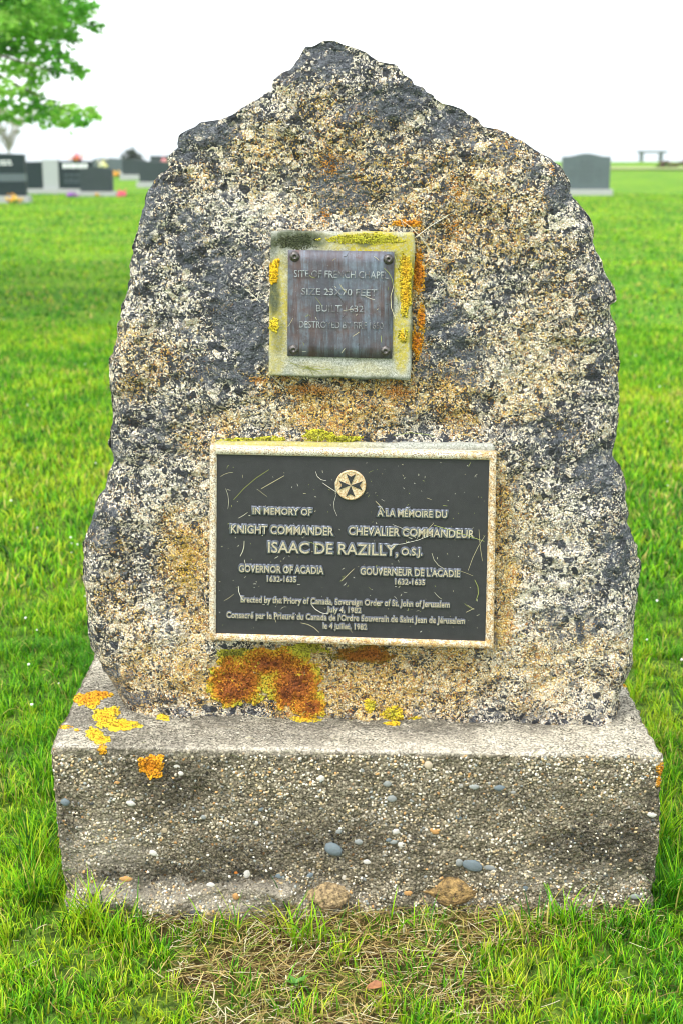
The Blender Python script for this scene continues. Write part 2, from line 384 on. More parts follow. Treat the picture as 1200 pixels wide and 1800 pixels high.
OL = [(579,71),(559,75),(538,83),(531,96),(517,114),(510,123),(494,129),(481,140),(475,158),(462,167),(444,179),(425,190),(410,200),(395,207),(372,212),(349,217),(329,229),(316,240),(312,259),(299,275),(296,298),(280,305),(268,317),(260,332),(255,355),(247,382),(241,416),(236,432),(231,459),(228,489),(223,520),(213,551),(210,581),(199,612),(191,650),(190,660),(194,669),(199,695),(200,721),(197,750),(195,779),(197,805),(192,831),(184,860),(173,875),(166,897),(159,922),(150,944),(147,970),(150,992),(146,1025),(150,1054),(155,1080),(155,1113),(161,1135),(175,1160),(190,1185),(207,1215),(225,1245),(232,1275)]
OR_ = [(579,71),(600,75),(622,83),(640,91),(653,102),(667,110),(690,111),(705,123),(722,140),(728,149),(742,151),(755,165),(766,175),(782,183),(805,188),(824,202),(839,215),(846,223),(866,226),(893,234),(916,248),(935,263),(962,277),(985,294),(998,321),(1008,347),(1023,367),(1037,393),(1044,428),(1056,455),(1065,485),(1075,501),(1079,527),(1070,537),(1071,554),(1079,570),(1081,589),(1085,616),(1089,646),(1088,684),(1084,732),(1084,761),(1077,790),(1080,805),(1091,827),(1098,853),(1099,875),(1103,904),(1106,933),(1117,959),(1124,988),(1122,1029),(1117,1058),(1113,1087),(1111,1128),(1111,1161),(1102,1183),(1093,1201),(1085,1225),(1080,1260)]
YM = 2.668                                             # mid plane of the stone, half thickness
def Yf(z): return 2.602 + .035*(z-BZ)                            # its front plane leans back a little
Lw = np.array([at(x, y, YM) for x, y in OL])[:, [0, 2]]; Rw = np.array([at(x, y, YM) for x, y in OR_])[:, [0, 2]]
Lw[0] = Rw[0] = (Lw[0]+Rw[0])/2
zt, zb = Lw[0, 1], BZ-.02
def edgex(W, z): return np.interp(-z, -W[:, 1], W[:, 0])
nz_, nx_ = 520, 460
tz = np.linspace(0, 1, nz_); zz = zt - (zt-zb)*(tz**1.12) - .0006
xl, xr = edgex(Lw, zz), edgex(Rw, zz)
P1 = np.stack([xl, 0*zz, zz], -1)
xl = xl + fbm(P1, 45, 3, 31)*.0042; xr = xr + fbm(P1+5, 45, 3, 32)*.0042
u = np.linspace(-1, 1, nx_); u = np.sign(u)*(1-(1-np.abs(u))**1.35)
X = (xl+xr)[:, None]/2 + (xr-xl)[:, None]/2*u[None]; Z = np.repeat(zz[:, None], nx_, 1)
# distance to the outline (both flanks)
seg = np.concatenate([np.stack([Lw[:-1], Lw[1:]], 1), np.stack([Rw[:-1], Rw[1:]], 1)])
D = np.full(X.shape, 9.)
for a, b in seg:
    ab = b-a; L2 = ab@ab+1e-12
    t_ = np.clip(((X-a[0])*ab[0]+(Z-a[1])*ab[1])/L2, 0, 1)
    D = np.minimum(D, np.hypot(X-a[0]-t_*ab[0], Z-a[1]-t_*ab[1]))
D = np.minimum(D, np.minimum(X-xl[:, None], xr[:, None]-X).clip(0)+.0)
Rr = .05 + .16*smooth(-X, .1, .5)*smooth(BZ+.25-Z, 0, .25) + .03*smooth(Z, 1.2, 1.6) + .022*noise(np.stack([X, 0*X, Z], -1), 6, 8)
sh = (1-(1-np.clip(D/Rr, 0, 1))**2.4)**(1/2.0)
flat = np.zeros_like(X)
def near_rect(px0, py0, px1, py1, m=.03):
    a = at(px0, py0, 2.6); b = at(px1, py1, 2.6)
    dx = np.maximum(np.maximum(a[0]-X, X-b[0]), 0); dz = np.maximum(np.maximum(Z-a[2], b[2]-Z), 0)
    return 1-smooth(np.hypot(dx, dz), 0, m)
flat = np.maximum(near_rect(474, 404, 728, 668), near_rect(368, 783, 872, 1142))
Yfr = YM + (Yf(Z)-YM)*sh
P = np.stack([X, Yfr, Z], -1)
ridge = 1-np.abs(fbm(P+3, 9, 2, 41))
ridge2 = 1-np.abs(fbm(P+8, 21, 2, 43))
rough = fbm(P, 6, 2, 21)*.011 + ridge*.010 + ridge2*.006 + fbm(P, 40, 2, 22)*.0036
grain = fbm(P, 95, 2, 23)*.0022 + np.abs(noise(P, 200, 25))*.0022
Yfr = Yfr + (rough*(1-.85*flat) + grain)*np.clip(sh*1.5, .15, 1)
# flanks wobble too
Z2 = Z + (fbm(P+7, 60, 2, 26)*.0022)*(1-sh)
Yb = YM + (.22 + .012*fbm(P, 8, 2, 44))*(1-(1-np.clip(D/(Rr*2.6), 0, 1))**2.2)**(1/2.)
edge = np.zeros_like(X, bool); edge[0] = True; edge[:, 0] = True; edge[:, -1] = True
V = np.concatenate([np.stack([X, Yfr, Z2], -1).reshape(-1, 3), np.stack([X, np.where(edge, Yfr, Yb), Z2], -1)[::2, ::2].reshape(-1, 3)])
ii, jj = np.meshgrid(np.arange(nx_-1), np.arange(nz_-1)); q = (jj*nx_+ii).ravel(); F1 = np.stack([q, q+nx_, q+nx_+1, q+1], 1)
n2x, n2z = len(range(0, nx_, 2)), len(range(0, nz_, 2)); o_ = nx_*nz_
ii, jj = np.meshgrid(np.arange(n2x-1), np.arange(n2z-1)); q = (jj*n2x+ii).ravel()+o_; F2 = np.stack([q, q+1, q+n2x+1, q+n2x], 1)
px, py = topx(np.stack([X, Yfr, Z], -1))
PP = np.stack([px, py, 0*px], -1)
wob = fbm(PP, .02, 3, 51)*.5
def blobs(lst, soft=.5):
    m = np.zeros_like(px)
    for cx, cy, rx, ry, s in lst:
        e = np.sqrt(((px-cx)/rx)**2 + ((py-cy)/ry)**2) + wob*.95
        m = np.maximum(m, s*(1-smooth(e, .35, 1.55)))
    return m
dark = blobs([(565,110,50,38,.9),(520,130,40,20,.6),(700,170,75,40,.85),(790,215,60,40,.85),(620,200,70,45,.6),(860,260,60,28,.7),(365,235,60,25,1),(330,270,30,28,.8),
              (285,330,36,26,.8),(262,370,26,60,.75),(330,420,70,50,.6),(420,440,60,50,.5),(370,480,90,70,.62),(330,560,60,60,.4),(430,580,52,90,.9),(410,660,70,40,.8),
              (590,330,40,55,.85),(650,360,40,30,.5),(700,300,50,40,.5),(770,590,42,70,.8),(800,640,55,45,.6),(745,500,30,30,.4),(990,350,30,40,.9),(950,300,40,30,.5),
              (230,700,40,50,.4),(270,760,70,50,.45),(200,830,40,60,.5),(180,920,40,50,.55),(1050,830,50,50,.85),(960,760,70,30,.6),(1090,960,30,60,.7),(1020,1090,60,40,.7),
              (1080,1010,40,40,.6),(960,820,70,50,.4),(1060,640,30,80,.45),(880,470,70,50,.3),(560,640,110,25,.3),(1040,500,30,60,.4),(190,1190,40,30,.8),(250,1225,60,14,.7)])
ochre = blobs([(940,1190,180,60,.45),(200,1060,60,120,.4),(560,200,60,60,.35),(430,280,90,60,.4),(870,230,40,20,.3),(900,900,60,120,.35),(1000,1150,90,60,.4),(650,560,60,200,.2),(430,960,70,160,.4),(600,715,190,65,.95),(470,700,60,35,.6),(780,700,60,50,.8),(330,1000,55,95,.85),(300,1180,150,75,.55),(560,1190,330,80,.9),(880,960,22,190,.95),(800,1190,120,70,.75),  # narrow strip right of the bronze plaque: its shadow painted in as ochre
               (600,280,70,90,.6),(680,330,150,90,.5),(820,360,120,140,.55),(480,270,90,60,.45),(790,430,80,60,.55),(250,620,60,60,.45),(230,680,40,40,.5),(340,760,60,60,.35),
               (960,560,90,160,.35),(900,700,90,50,.4),(330,320,60,30,.35),(730,500,26,170,.75),(360,1090,40,50,.7),(500,480,30,40,.2)])
pale = blobs([(430,230,60,20,.4),(500,170,30,20,.4),(560,420,90,30,.5),(900,620,90,110,.5),(240,560,40,40,.35),(850,300,40,40,.4),(400,1180,260,60,.4),(930,1060,90,130,.6),(960,1130,160,110,.8),(350,870,120,80,.5),(300,1130,120,90,.7),(760,1210,300,50,.6),(930,930,120,110,.6),(480,730,90,30,.7),(450,380,160,50,.5),(620,390,80,30,.5),
              (980,400,70,40,.35),(360,800,60,50,.4),(880,560,110,70,.3),(300,520,60,30,.3),(1010,1210,80,40,1)])
mk = np.stack([dark, ochre, pale], -1).reshape(-1, 3)
mk2 = np.stack([dark, ochre, pale], -1)[::2, ::2].reshape(-1, 3)
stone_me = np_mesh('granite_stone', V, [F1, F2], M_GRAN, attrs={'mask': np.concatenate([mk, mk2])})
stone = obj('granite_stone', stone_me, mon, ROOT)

# --- concrete base: a rounded, displaced box
def rbox_grid(x0, x1, y0, y1, z0, z1, d, r, faces='FTLRB'):
    Vs, Fs, off = [], [], 0
    def g(a0, a1, b0, b1):
        A = np.linspace(a0, a1, max(2, int((a1-a0)/d)+1)); B = np.linspace(b0, b1, max(2, int((b1-b0)/d)+1)); return np.meshgrid(A, B)
    for f in faces:
        if f in 'FB': A, B = g(x0, x1, z0, z1); Pt = np.stack([A, A*0+(y0 if f == 'F' else y1), B], -1)
        elif f in 'TU': A, B = g(x0, x1, y0, y1); Pt = np.stack([A, B, A*0+(z1 if f == 'T' else z0)], -1)
        else: A, B = g(y0, y1, z0, z1); Pt = np.stack([A*0+(x0 if f == 'L' else x1), A, B], -1)
        n = Pt.shape[1]; ii, jj = np.meshgrid(np.arange(n-1), np.arange(Pt.shape[0]-1)); q = (jj*n+ii).ravel()+off
        fc = np.stack([q, q+1, q+n+1, q+n], 1)
        if f in 'BLU': fc = fc[:, ::-1]
        Vs.append(Pt.reshape(-1, 3)); Fs.append(fc); off += Pt.shape[0]*n
    P = np.concatenate(Vs); F = np.concatenate(Fs)
    lo, hi = np.array([x0, y0, z0])+r, np.array([x1, y1, z1])-r
    Q = np.clip(P, lo, hi); N = P-Q; N /= np.linalg.norm(N, axis=1, keepdims=True)+1e-9
    return Q, N, F
def weld(me):
    bm = bmesh.new(); bm.from_mesh(me); bmesh.ops.remove_doubles(bm, verts=bm.verts, dist=1e-5); bm.to_mesh(me); bm.free()
r = .011
Q, N, F = rbox_grid(BX0, BX1, BY0, BY1, -.05, BZ, .0028, r)
P0 = Q + N*r
front = (N[:, 1] < -.6).astype(float); top = (N[:, 2] > .6).astype(float)
ft = smooth(-N[:, 1], .2, .8)
dsp = fbm(P0, 9, 2, 61)*.0028 + fbm(P0, 45, 2, 62)*.0028 + fbm(P0, 150, 2, 63)*.0017*(1-.7*top) + np.abs(noise(P0, 230, 64))*.0016*(1-.7*top)
low = smooth(.13-P0[:, 2], 0, .09)
dsp += low*(fbm(P0, 26, 3, 65)*.011 - .004)
lip = smooth(.062-P0[:, 2]+.012*fbm(P0, 6, 2, 66), 0, .016)*smooth(.02-P0[:, 0], 0, .05)*smooth(P0[:, 0]+.53, 0, .03)*ft
dsp += lip*(.026+.012*fbm(P0, 14, 3, 67))*smooth(fbm(P0, 8, 2, 69), -.7, -.1)
dsp -= .006*smooth(fbm(P0, 30, 2, 68), .6, 1.1)
V = P0 + N*dsp[:, None]
rl = math.tan(R(1.05)); V[:, 2] -= ((V[:, 0]-.03)*rl-.004)*np.clip(P0[:, 2]/BZ, 0, 1)           # it has settled to one side
V[:, 0] += (P0[:, 2]-BZ)*-.012
cx = smooth(-.40-V[:, 0], 0, .15); V[:, 2] -= .004*cx*top                                # chipped corner
px, py = topx(V); PP = np.stack([px, py, 0*px], -1); wob = fbm(PP, .02, 3, 71)*.5
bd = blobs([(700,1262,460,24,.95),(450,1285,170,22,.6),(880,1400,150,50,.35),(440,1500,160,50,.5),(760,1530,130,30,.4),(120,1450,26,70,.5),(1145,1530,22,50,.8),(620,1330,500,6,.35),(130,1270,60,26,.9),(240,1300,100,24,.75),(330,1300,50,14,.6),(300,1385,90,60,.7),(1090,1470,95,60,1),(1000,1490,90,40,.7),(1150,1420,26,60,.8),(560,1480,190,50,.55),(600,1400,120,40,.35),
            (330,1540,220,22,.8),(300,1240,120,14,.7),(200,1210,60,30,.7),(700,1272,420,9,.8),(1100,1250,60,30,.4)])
bp = blobs([(700,1318,460,12,.7),(160,1500,90,45,.7),(320,1580,230,34,1.3),(110,1275,40,30,.55),(130,1310,60,18,.4),(900,1300,260,28,.5),(1000,1540,170,22,.4),(560,1290,260,24,.3),(1140,1330,20,14,.5)])
sandy = np.clip(smooth(N[:, 2], .35, .8)+.0, 0, 1)
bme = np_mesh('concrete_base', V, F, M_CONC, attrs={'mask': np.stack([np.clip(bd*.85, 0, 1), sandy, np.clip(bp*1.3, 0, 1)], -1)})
weld(bme); basem = obj('concrete_base', bme, mon, ROOT)

# --- slabs given by their four corners on a plane
def quad_slab(name, corners, thick, res, r, m, parent, disp=0, maskf=None, back=.03):
    TL, TR, BRc, BL = [np.array(c) for c in corners]
    W = (np.linalg.norm(TR-TL)+np.linalg.norm(BRc-BL))/2; H = (np.linalg.norm(TL-BL)+np.linalg.norm(TR-BRc))/2
    n = np.cross(TR-TL, TL-BL); n /= np.linalg.norm(n); n = n if n[1] < 0 else -n
    Q, N, F = rbox_grid(0, W, 0, thick+back, 0, H, res, r, 'FTULR')
    P0 = Q + N*r
    if disp: P0 = P0 + N*(fbm(P0+9, 30, 2, 81)*disp + fbm(P0, 220, 2, 82)*disp*.35)[:, None]
    s, t, dep = P0[:, :1]/W, P0[:, 2:]/H, P0[:, 1:2]
    V = (TL*(1-s)+TR*s)*t + (BL*(1-s)+BRc*s)*(1-t) - n*dep
    at_ = None
    if maskf: at_ = {'mask': maskf(V)}
    me = np_mesh(name, V, F, m, attrs=at_); weld(me)
    return obj(name, me, parent, ROOT), n
def plane_at(px, py, proud):
    Y = 2.6
    for _ in range(4): p = at(px, py, Y); Y = Yf(p[2]) - proud
    return at(px, py, Y)
def padmask(V):
    global wob
    px, py = topx(V); PP = np.stack([px, py, 0*px], -1); wob = fbm(PP, .03, 3, 91)*.5
    g = globals()
    d = mask_at(px, py, [(525,422,70,22,1),(480,430,12,30,1),(482,520,10,30,1),(490,590,10,40,.5),(600,665,140,5,.7),(724,560,5,120,.7),(640,425,14,8,.8),(690,450,10,8,.5),(486,500,8,20,.7)])
    y = mask_at(px, py, [(650,424,110,26,1),(712,480,24,110,1),(490,540,24,110,.85),(485,640,20,20,.6),(705,580,20,70,.9),(600,650,120,14,.25)])
    return np.stack([d, y, y*0], -1)
def mask_at(px, py, lst, soft=.5):
    wb = fbm(np.stack([px, py, 0*px], -1), .03, 3, 91)*.4; m = np.zeros_like(px)
    for cx, cy, rx, ry, s in lst:
        e = np.sqrt(((px-cx)/rx)**2+((py-cy)/ry)**2)+wb; m = np.maximum(m, s*(1-smooth(e, 1-soft, 1+soft*.6)))
    return m
pad_pr = .021
pad, pn = quad_slab('cement_pad', [plane_at(*p, pad_pr) for p in ((475, 406), (728, 409), (721, 668), (472, 661))], .03, .0028, .005, M_PAD, mon, .0018, padmask)
def frame_pos(TL, TR, BR_, BL_):
    """bilinear placement on a plaque face: (s,t) from the photograph's quad, t downwards"""
    def f(s, t, out=0.0): return (TL*(1-s)+TR*s)*(1-t)+(BL_*(1-s)+BR_*s)*t
    return f

# small copper plaque
sc = [plane_at(*p, pad_pr+.005) for p in ((506, 439), (693, 442), (689, 631), (505, 626))]
cop = None
V_, n_s = None, None
copper, n_s = quad_slab('copper_plaque', sc, .004, .02, .0012, M_COPPER, mon, 0, None, .0005)

def text_mesh(body, size, extrude, bevel=0, offset=0, res=3):
    cu = bpy.data.curves.new('t', 'FONT'); cu.body = body; cu.size = size; cu.align_x = 'CENTER'; cu.align_y = 'CENTER'
    cu.extrude = extrude; cu.bevel_depth = bevel; cu.offset = offset; cu.resolution_u = res; cu.bevel_resolution = 0
    o = bpy.data.objects.new('t', cu); COL.objects.link(o); bpy.context.view_layer.update()
    me = bpy.data.meshes.new_from_object(o.evaluated_get(bpy.context.evaluated_depsgraph_get()))
    bpy.data.objects.remove(o); return me
def place_text(name, body, x0, x1, yc, cap, n, proud, m, parent, extrude, bevel=0, offset=0, slope=.023, label=None, lift=0):
    """letters of one line, standing on the plaque face; x0,x1,yc,cap in the photograph's pixels"""
    me = text_mesh(body, 1.0, .01)
    co = np.empty(len(me.vertices)*3); me.vertices.foreach_get('co', co); co = co.reshape(-1, 3)
    w_, h_ = co[:, 0].max()-co[:, 0].min(), .73
    bpy.data.meshes.remove(me)
    A, B = plane_at(x0, yc-(x1-x0)/2*slope, proud), plane_at(x1, yc+(x1-x0)/2*slope, proud)
    width = np.linalg.norm(B-A); ppm = (x1-x0)/width; caph = cap/ppm
    size = caph/h_; sx = width/(w_*size)
    me = text_mesh(body, size, extrude, bevel, offset)
    co = np.empty(len(me.vertices)*3); me.vertices.foreach_get('co', co); co = co.reshape(-1, 3)
    cxm = (co[:, 0].max()+co[:, 0].min())/2; base = 0
    ex = (B-A)/width; ez = np.cross(n, ex); ez = ez if ez[2] > 0 else -ez
    mid = (A+B)/2
    Wd = mid + ex*((co[:, 0]-cxm)*sx)[:, None] + ez*co[:, 1:2] + n*(co[:, 2:3]+lift)
    me.vertices.foreach_set('co', Wd.astype(np.float32).ravel()); me.update(); me.materials.clear(); me.materials.append(m)
    o = obj(name, me, parent, None)
    o.location = (0, 0, 0)
    return o
def under(o, parent):        # keep world place under a part that itself sits at -ROOT
    o.parent = parent; o.location = (0, 0, 0)
M_FAINT = mat_simple('worn raised letters', (.09, .08, .085), (.34, .37, .39), 70, .5, .2, contrast=.1)
pr = pad_pr+.0062
for body, x0, x1, yc, cap in (('SITE OF FRENCH CHAPEL', 517, 682, 483, 13), ('SIZE 23X70 FEET', 530, 662, 514, 12), ('BUILT 1632', 556, 638, 543, 12), ('DESTROYED BY FIRE 1650', 526, 673, 572, 12)):
    o = place_text('lettering', body, x0, x1, yc, cap, n_s, pr, M_FAINT, copper, .0008, 0, 0, .018)
for x, y in ((518, 451), (682, 456), (516, 615), (677, 617)):
    c = plane_at(x, y, pr); bm = bmesh.new()
    prof = [(0, .0048), (.0028, .0046), (.0058, .0036), (.0078, .0012), (.0088, .0005), (.0098, -.002)]
    ring = []
    for rr_, hh in prof:
        ring.append([bm.verts.new((rr_*math.cos(a), rr_*math.sin(a), hh)) for a in np.linspace(0, 2*math.pi, 17)[:-1]] if rr_ else None)
    top_ = bm.verts.new((0, 0, prof[0][1]-.0016)); i1 = ring[1]
    # sunken hex socket
    sock = [bm.verts.new((.0028*math.cos(a), .0028*math.sin(a), prof[0][1]-.002)) for a in np.linspace(0, 2*math.pi, 17)[:-1]]
    for i in range(16):
        j = (i+1) % 16; bm.faces.new((top_, sock[i], sock[j])); bm.faces.new((sock[i], i1[i], i1[j], sock[j]))
        for k in range(1, len(prof)-1): bm.faces.new((ring[k][i], ring[k+1][i], ring[k+1][j], ring[k][j]))
    Mx = Vector(n_s).to_track_quat('Z', 'Y').to_matrix().to_4x4(); Mx.translation = Vector(c)
    bmesh.ops.transform(bm, matrix=Mx, verts=bm.verts)
    bm_obj('screw', bm, M_SCREW, copper, None, True)

# large bronze plaque: body with raised border, dark recessed panel
lp = .036
outer_px = [(369, 785), (872, 796), (867, 1141), (368, 1126)]; inner_px = [(379, 798), (862, 808), (855, 1130), (377, 1116)]
panel, n_l = quad_slab('bronze_plaque', [plane_at(*p, lp-.006) for p in ((371, 787), (871, 799), (865, 1139), (370, 1124))], .03, .012, .001, M_PANEL, mon, 0, None, .012)
def ring_prism(name, outer, inner, front, back, m, parent, sub=90, chamfer=.0022):
    """closed rectangular border; the inner wall slopes"""
    n = n_l; V, F, A = [], [], []
    loops = []
    O = [plane_at(*p, front) for p in outer]; I = [plane_at(*p, front) for p in inner]
    Ob = [o - n*back for o in O]; cO = sum(O)/4; 
    O1 = [o + (cO-o)/np.linalg.norm(cO-o)*chamfer for o in O]; O0 = [o - n*chamfer for o in O]
    I1 = [i - n*.0068 + (cO-i)/np.linalg.norm(cO-i)*.0035 for i in I]
    def lerp_loop(C):
        out = []
        for k in range(4):
            for s in np.linspace(0, 1, sub, endpoint=False): out.append(C[k]*(1-s)+C[(k+1) % 4]*s)
        return np.array(out)
    Ls = [lerp_loop(c) for c in (Ob, O0, O1, I, I1)]
    nL = len(Ls[0]); V = np.concatenate(Ls); V = V + n*(fbm(V, 120, 2, 95)*.0005)[:, None]
    for a in range(4):
        i = np.arange(nL); j = (i+1) % nL; F.append(np.stack([a*nL+i, a*nL+j, (a+1)*nL+j, (a+1)*nL+i], 1))
    px, py = topx(V); rust = np.clip(smooth(px, 780, 870)+smooth(py, 1090, 1130)+.3*smooth(390-px, 0, 20), 0, 1)
    me = np_mesh(name, V, np.concatenate(F), m, False, {'mask': np.stack([rust]*3, -1)})
    return obj(name, me, parent, None)
ring_prism('border', outer_px, inner_px, lp, .034, M_FRAME, panel)
LINES = [('IN MEMORY OF', 445, 548, 899, 12), ('À LA MÉMOIRE DU', 663, 784, 903, 12), ('KNIGHT COMMANDER', 407, 586, 932, 15), ('CHEVALIER COMMANDEUR', 613, 832, 936, 15),
         ('ISAAC DE RAZILLY,', 472, 699, 965, 20), ('O.S.J.', 705, 741, 970, 13), ('GOVERNOR OF ACADIA', 421, 569, 1001, 13), ('1632-1635', 470, 521, 1018, 10), ("GOUVERNEUR DE L'ACADIE", 633, 807, 1006, 13),
         ('1632-1635', 694, 746, 1023, 10), ('Erected by the Priory of Canada, Sovereign Order of St. John of Jerusalem', 424, 789, 1058, 11), ('July 4, 1982', 575, 634, 1072, 10),
         ("Consacré par le Prieuré du Canada de l'Ordre Souverain de Saint Jean de Jérusalem", 399, 816, 1086, 11), ('le 4 juillet, 1982', 568, 644, 1101, 10)]
for body, x0, x1, yc, cap in LINES:
    big_ = cap >= 12
    place_text('letter_shoulder', body, x0, x1, yc, cap, n_l, lp-.006, M_LETS, panel, .0012, .0016 if big_ else .001, .0016 if big_ else .0009, .026, lift=.0006)
    place_text('lettering', body, x0, x1, yc, cap, n_l, lp-.006, M_LET, panel, .0013, 0, .00016 if cap > 12 else .0001, .026, lift=.0034 if big_ else .0028)
# medallion with a dark eight pointed cross
c = plane_at(616, 852, lp-.006); Mx = Vector(n_l).to_track_quat('Z', 'Y').to_matrix().to_4x4()
exv = Vector(plane_at(650, 852.8, lp)-plane_at(580, 851.2, lp)).normalized(); nzv = Vector(n_l); eyv = nzv.cross(exv).normalized()
Mx = Matrix((exv, eyv, nzv)).transposed().to_4x4(); Mx.translation = Vector(c)
RD = .0285
def disc(bm, prof, n=48):
    rings = [[bm.verts.new((r_*math.cos(2*math.pi*i/n), r_*math.sin(2*math.pi*i/n), h)) for i in range(n)] for r_, h in prof]
    for a, b in zip(rings, rings[1:]):
        for i in range(n): bm.faces.new((a[i], b[i], b[(i+1) % n], a[(i+1) % n]))
    bm.faces.new(rings[-1])
bm = bmesh.new(); disc(bm, [(RD, 0), (RD, .005), (RD-.0015, .0062), (RD-.003, .0062), (RD-.0035, .0052)])
bmesh.ops.transform(bm, matrix=Mx, verts=bm.verts); bm_obj('medallion', bm, M_DISC, panel)
for k in range(4):
    bm = bmesh.new(); a0 = k*math.pi/2+math.pi/2
    pts = [(0, .001), (-.0085, .0215), (0, .0165), (.0085, .0215)]
    v0 = [bm.verts.new((x, y, .0052)) for x, y in pts]; v1 = [bm.verts.new((x, y, .0072)) for x, y in pts]
    bm.faces.new(v1); bm.faces.new(v0[::-1])
    for i in range(4): bm.faces.new((v0[i], v0[(i+1) % 4], v1[(i+1) % 4], v1[i]))
    bmesh.ops.transform(bm, matrix=Mx @ Matrix.Rotation(a0, 4, 'Z'), verts=bm.verts); bm_obj('cross_arm', bm, M_DARKMETAL, panel)
# mortar bedding along the top of the bronze plaque
mort, _ = quad_slab('mortar', [plane_at(*p, .014) for p in ((377, 778), (866, 781), (870, 794), (374, 792))], .03, .004, .004, M_PAD, mon, .0022, lambda V: np.stack([V[:, 0]*0, .75*(1-smooth(topx(V)[0], 560, 700)), V[:, 0]*0], -1))

# ------------------------------------------------------------------ lichens, pebbles
bpy.context.view_layer.update()
def cast(o, px, py):
    d = Vector(ray(px, py)).normalized(); org = Vector(EYE) - o.matrix_world.translation
    ok, loc, nor, _ = o.ray_cast(org, d)
    return (loc + o.matrix_world.translation, nor) if ok else (None, None)
PHI = (1+5**.5)/2
ICO_V = np.array([(-1, PHI, 0), (1, PHI, 0), (-1, -PHI, 0), (1, -PHI, 0), (0, -1, PHI), (0, 1, PHI), (0, -1, -PHI), (0, 1, -PHI), (PHI, 0, -1), (PHI, 0, 1), (-PHI, 0, -1), (-PHI, 0, 1)])/math.sqrt(1+PHI**2)
ICO_F = np.array([(0,11,5),(0,5,1),(0,1,7),(0,7,10),(0,10,11),(1,5,9),(5,11,4),(11,10,2),(10,7,6),(7,1,8),(3,9,4),(3,4,2),(3,2,6),(3,6,8),(3,8,9),(4,9,5),(2,4,11),(6,2,10),(8,6,7),(9,8,1)])
def basis(n):
    n = np.array(n)/np.linalg.norm(n); a = np.cross(n, (1, 0, 0) if abs(n[0]) < .8 else (0, 1, 0)); a /= np.linalg.norm(a); return np.stack([a, np.cross(n, a), n])
def blob_patch(name, target, blist, cols, parent, nper=.35, rad=(1.6, 3.2), flatn=.75, label=None, thresh=0):
    """granular crust grown on a real surface. blist: (px,py,rx,ry) ellipses; cols chosen from centre to rim"""
    Vs, Fs, Cs = [], [], []
    for cx, cy, rx, ry in blist:
        n = int(math.pi*rx*ry*nper/ (1+0))
        for _ in range(n):
            a = RNG.uniform(0, 2*math.pi); rr_ = math.sqrt(RNG.uniform(0, 1))
            lim = 1.08+.16*math.sin(a*3+cx)+.12*math.sin(a*7+cy)+.07*math.sin(a*13+cx)
            x, y = cx+rx*rr_*lim*math.cos(a)*.8, cy+ry*rr_*lim*math.sin(a)*.8
            nv = float(fbm(np.array([x+.4*y, y-.3*x, 3.]), .11, 3, 77, .65))
            if nv < thresh-1.05+rr_**3*.9+RNG.normal(0, .16): continue
            p, nn_ = cast(target, x, y)
            if p is None: continue
            s = RNG.uniform(*rad)*.001*(1.15-.35*rr_); B = basis(nn_)
            v = ICO_V*(s*RNG.uniform(.6, 1.4, (12, 1))); v[:, 2] *= flatn*RNG.uniform(.6, 1.7)
            an = RNG.uniform(0, 6.28); ca, sa = math.cos(an), math.sin(an)
            v = v @ np.array([[ca, -sa, 0], [sa, ca, 0], [0, 0, 1]]).T @ B + np.array(p) + np.array(nn_)*s*.2
            k = min(max(rr_*lim*.75+.35*float(noise(np.array([x, y, 9.]), .05, 5))+RNG.normal(0, .12), 0), .999)*(len(cols)-1)
            c0, c1 = np.array(cols[int(k)]), np.array(cols[int(k)+1]) if int(k)+1 < len(cols) else np.array(cols[-1])
            cc = (c0*(1-k % 1)+c1*(k % 1))*RNG.choice([.35, .7, 1.0, 1.15])
            Fs.append(ICO_F+len(Vs)*12); Vs.append(v); Cs.append(np.repeat(cc[None], 12, 0))
    if not Vs: return None
    me = np_mesh(name, np.concatenate(Vs), np.concatenate(Fs), M_LICHEN, True, {'col': np.concatenate(Cs)})
    o = obj(name, me, parent, None)
    rel = Vector(parent.matrix_world.translation); o.location = -rel
    if label: o['label'] = label
    return o
def SEP(name, target, blist, *a, **k):
    for b_ in blist: blob_patch(name, target, [b_], *a, **k)
OR1, OR2, YE, YG, BR1, OL1 = (.62, .24, .015), (.75, .36, .02), (.72, .50, .03), (.42, .40, .04), (.26, .08, .02), (.18, .17, .03)
blob_patch('lichen', stone, [(420,1195,58,48),(520,1205,60,58),(470,1165,90,30),(400,1215,35,30),(545,1240,34,24)], [(.2, .06, .02), BR1, (.36, .12, .02), (.5, .2, .02), (.55, .36, .03), YG], stone, .55, (1.8, 3.6), 1.0, 'thick rust brown and orange lichen with a yellow rim')
blob_patch('lichen', stone, [(640,1150,60,18)], [BR1, (.3, .12, .02), OL1], stone, .45, (1.4, 2.6), .9, 'brown lichen just under the bronze plaque')
SEP('lichen', stone, [(430,1150,60,12),(540,1140,50,10)], [OL1, YG], stone, .4, (1.4, 2.4), .9)
SEP('lichen', stone, [(650,1240,12,14),(690,1255,22,16),(730,1265,16,7)], [YG, YE], stone, .35, (1.2, 2.4), .8)
SEP('moss', stone, [(560,765,32,12),(600,772,40,7),(470,772,40,5),(420,774,40,4)], [OL1, YG, (.5, .48, .03)], stone, .5, (1.3, 2.6), .9)
SEP('lichen', stone, [(735,480,12,45),(732,600,12,32),(716,392,32,8),(740,560,8,30)], [(.4, .14, .02), OR1, (.5, .3, .03)], stone, .32, (1.2, 2.4), .8)
SEP('lichen', stone, [(540,685,60,12),(700,690,40,16),(455,668,20,8)], [(.4, .16, .03), (.5, .3, .1)], stone, .16, (1.0, 1.9), .7)
SEP('lichen', stone, [(580,285,26,34),(800,330,20,30),(800,400,24,28),(968,300,8,16),(570,380,16,20)], [(.5, .2, .03), (.55, .32, .08)], stone, .07, (.9, 1.6), .7)
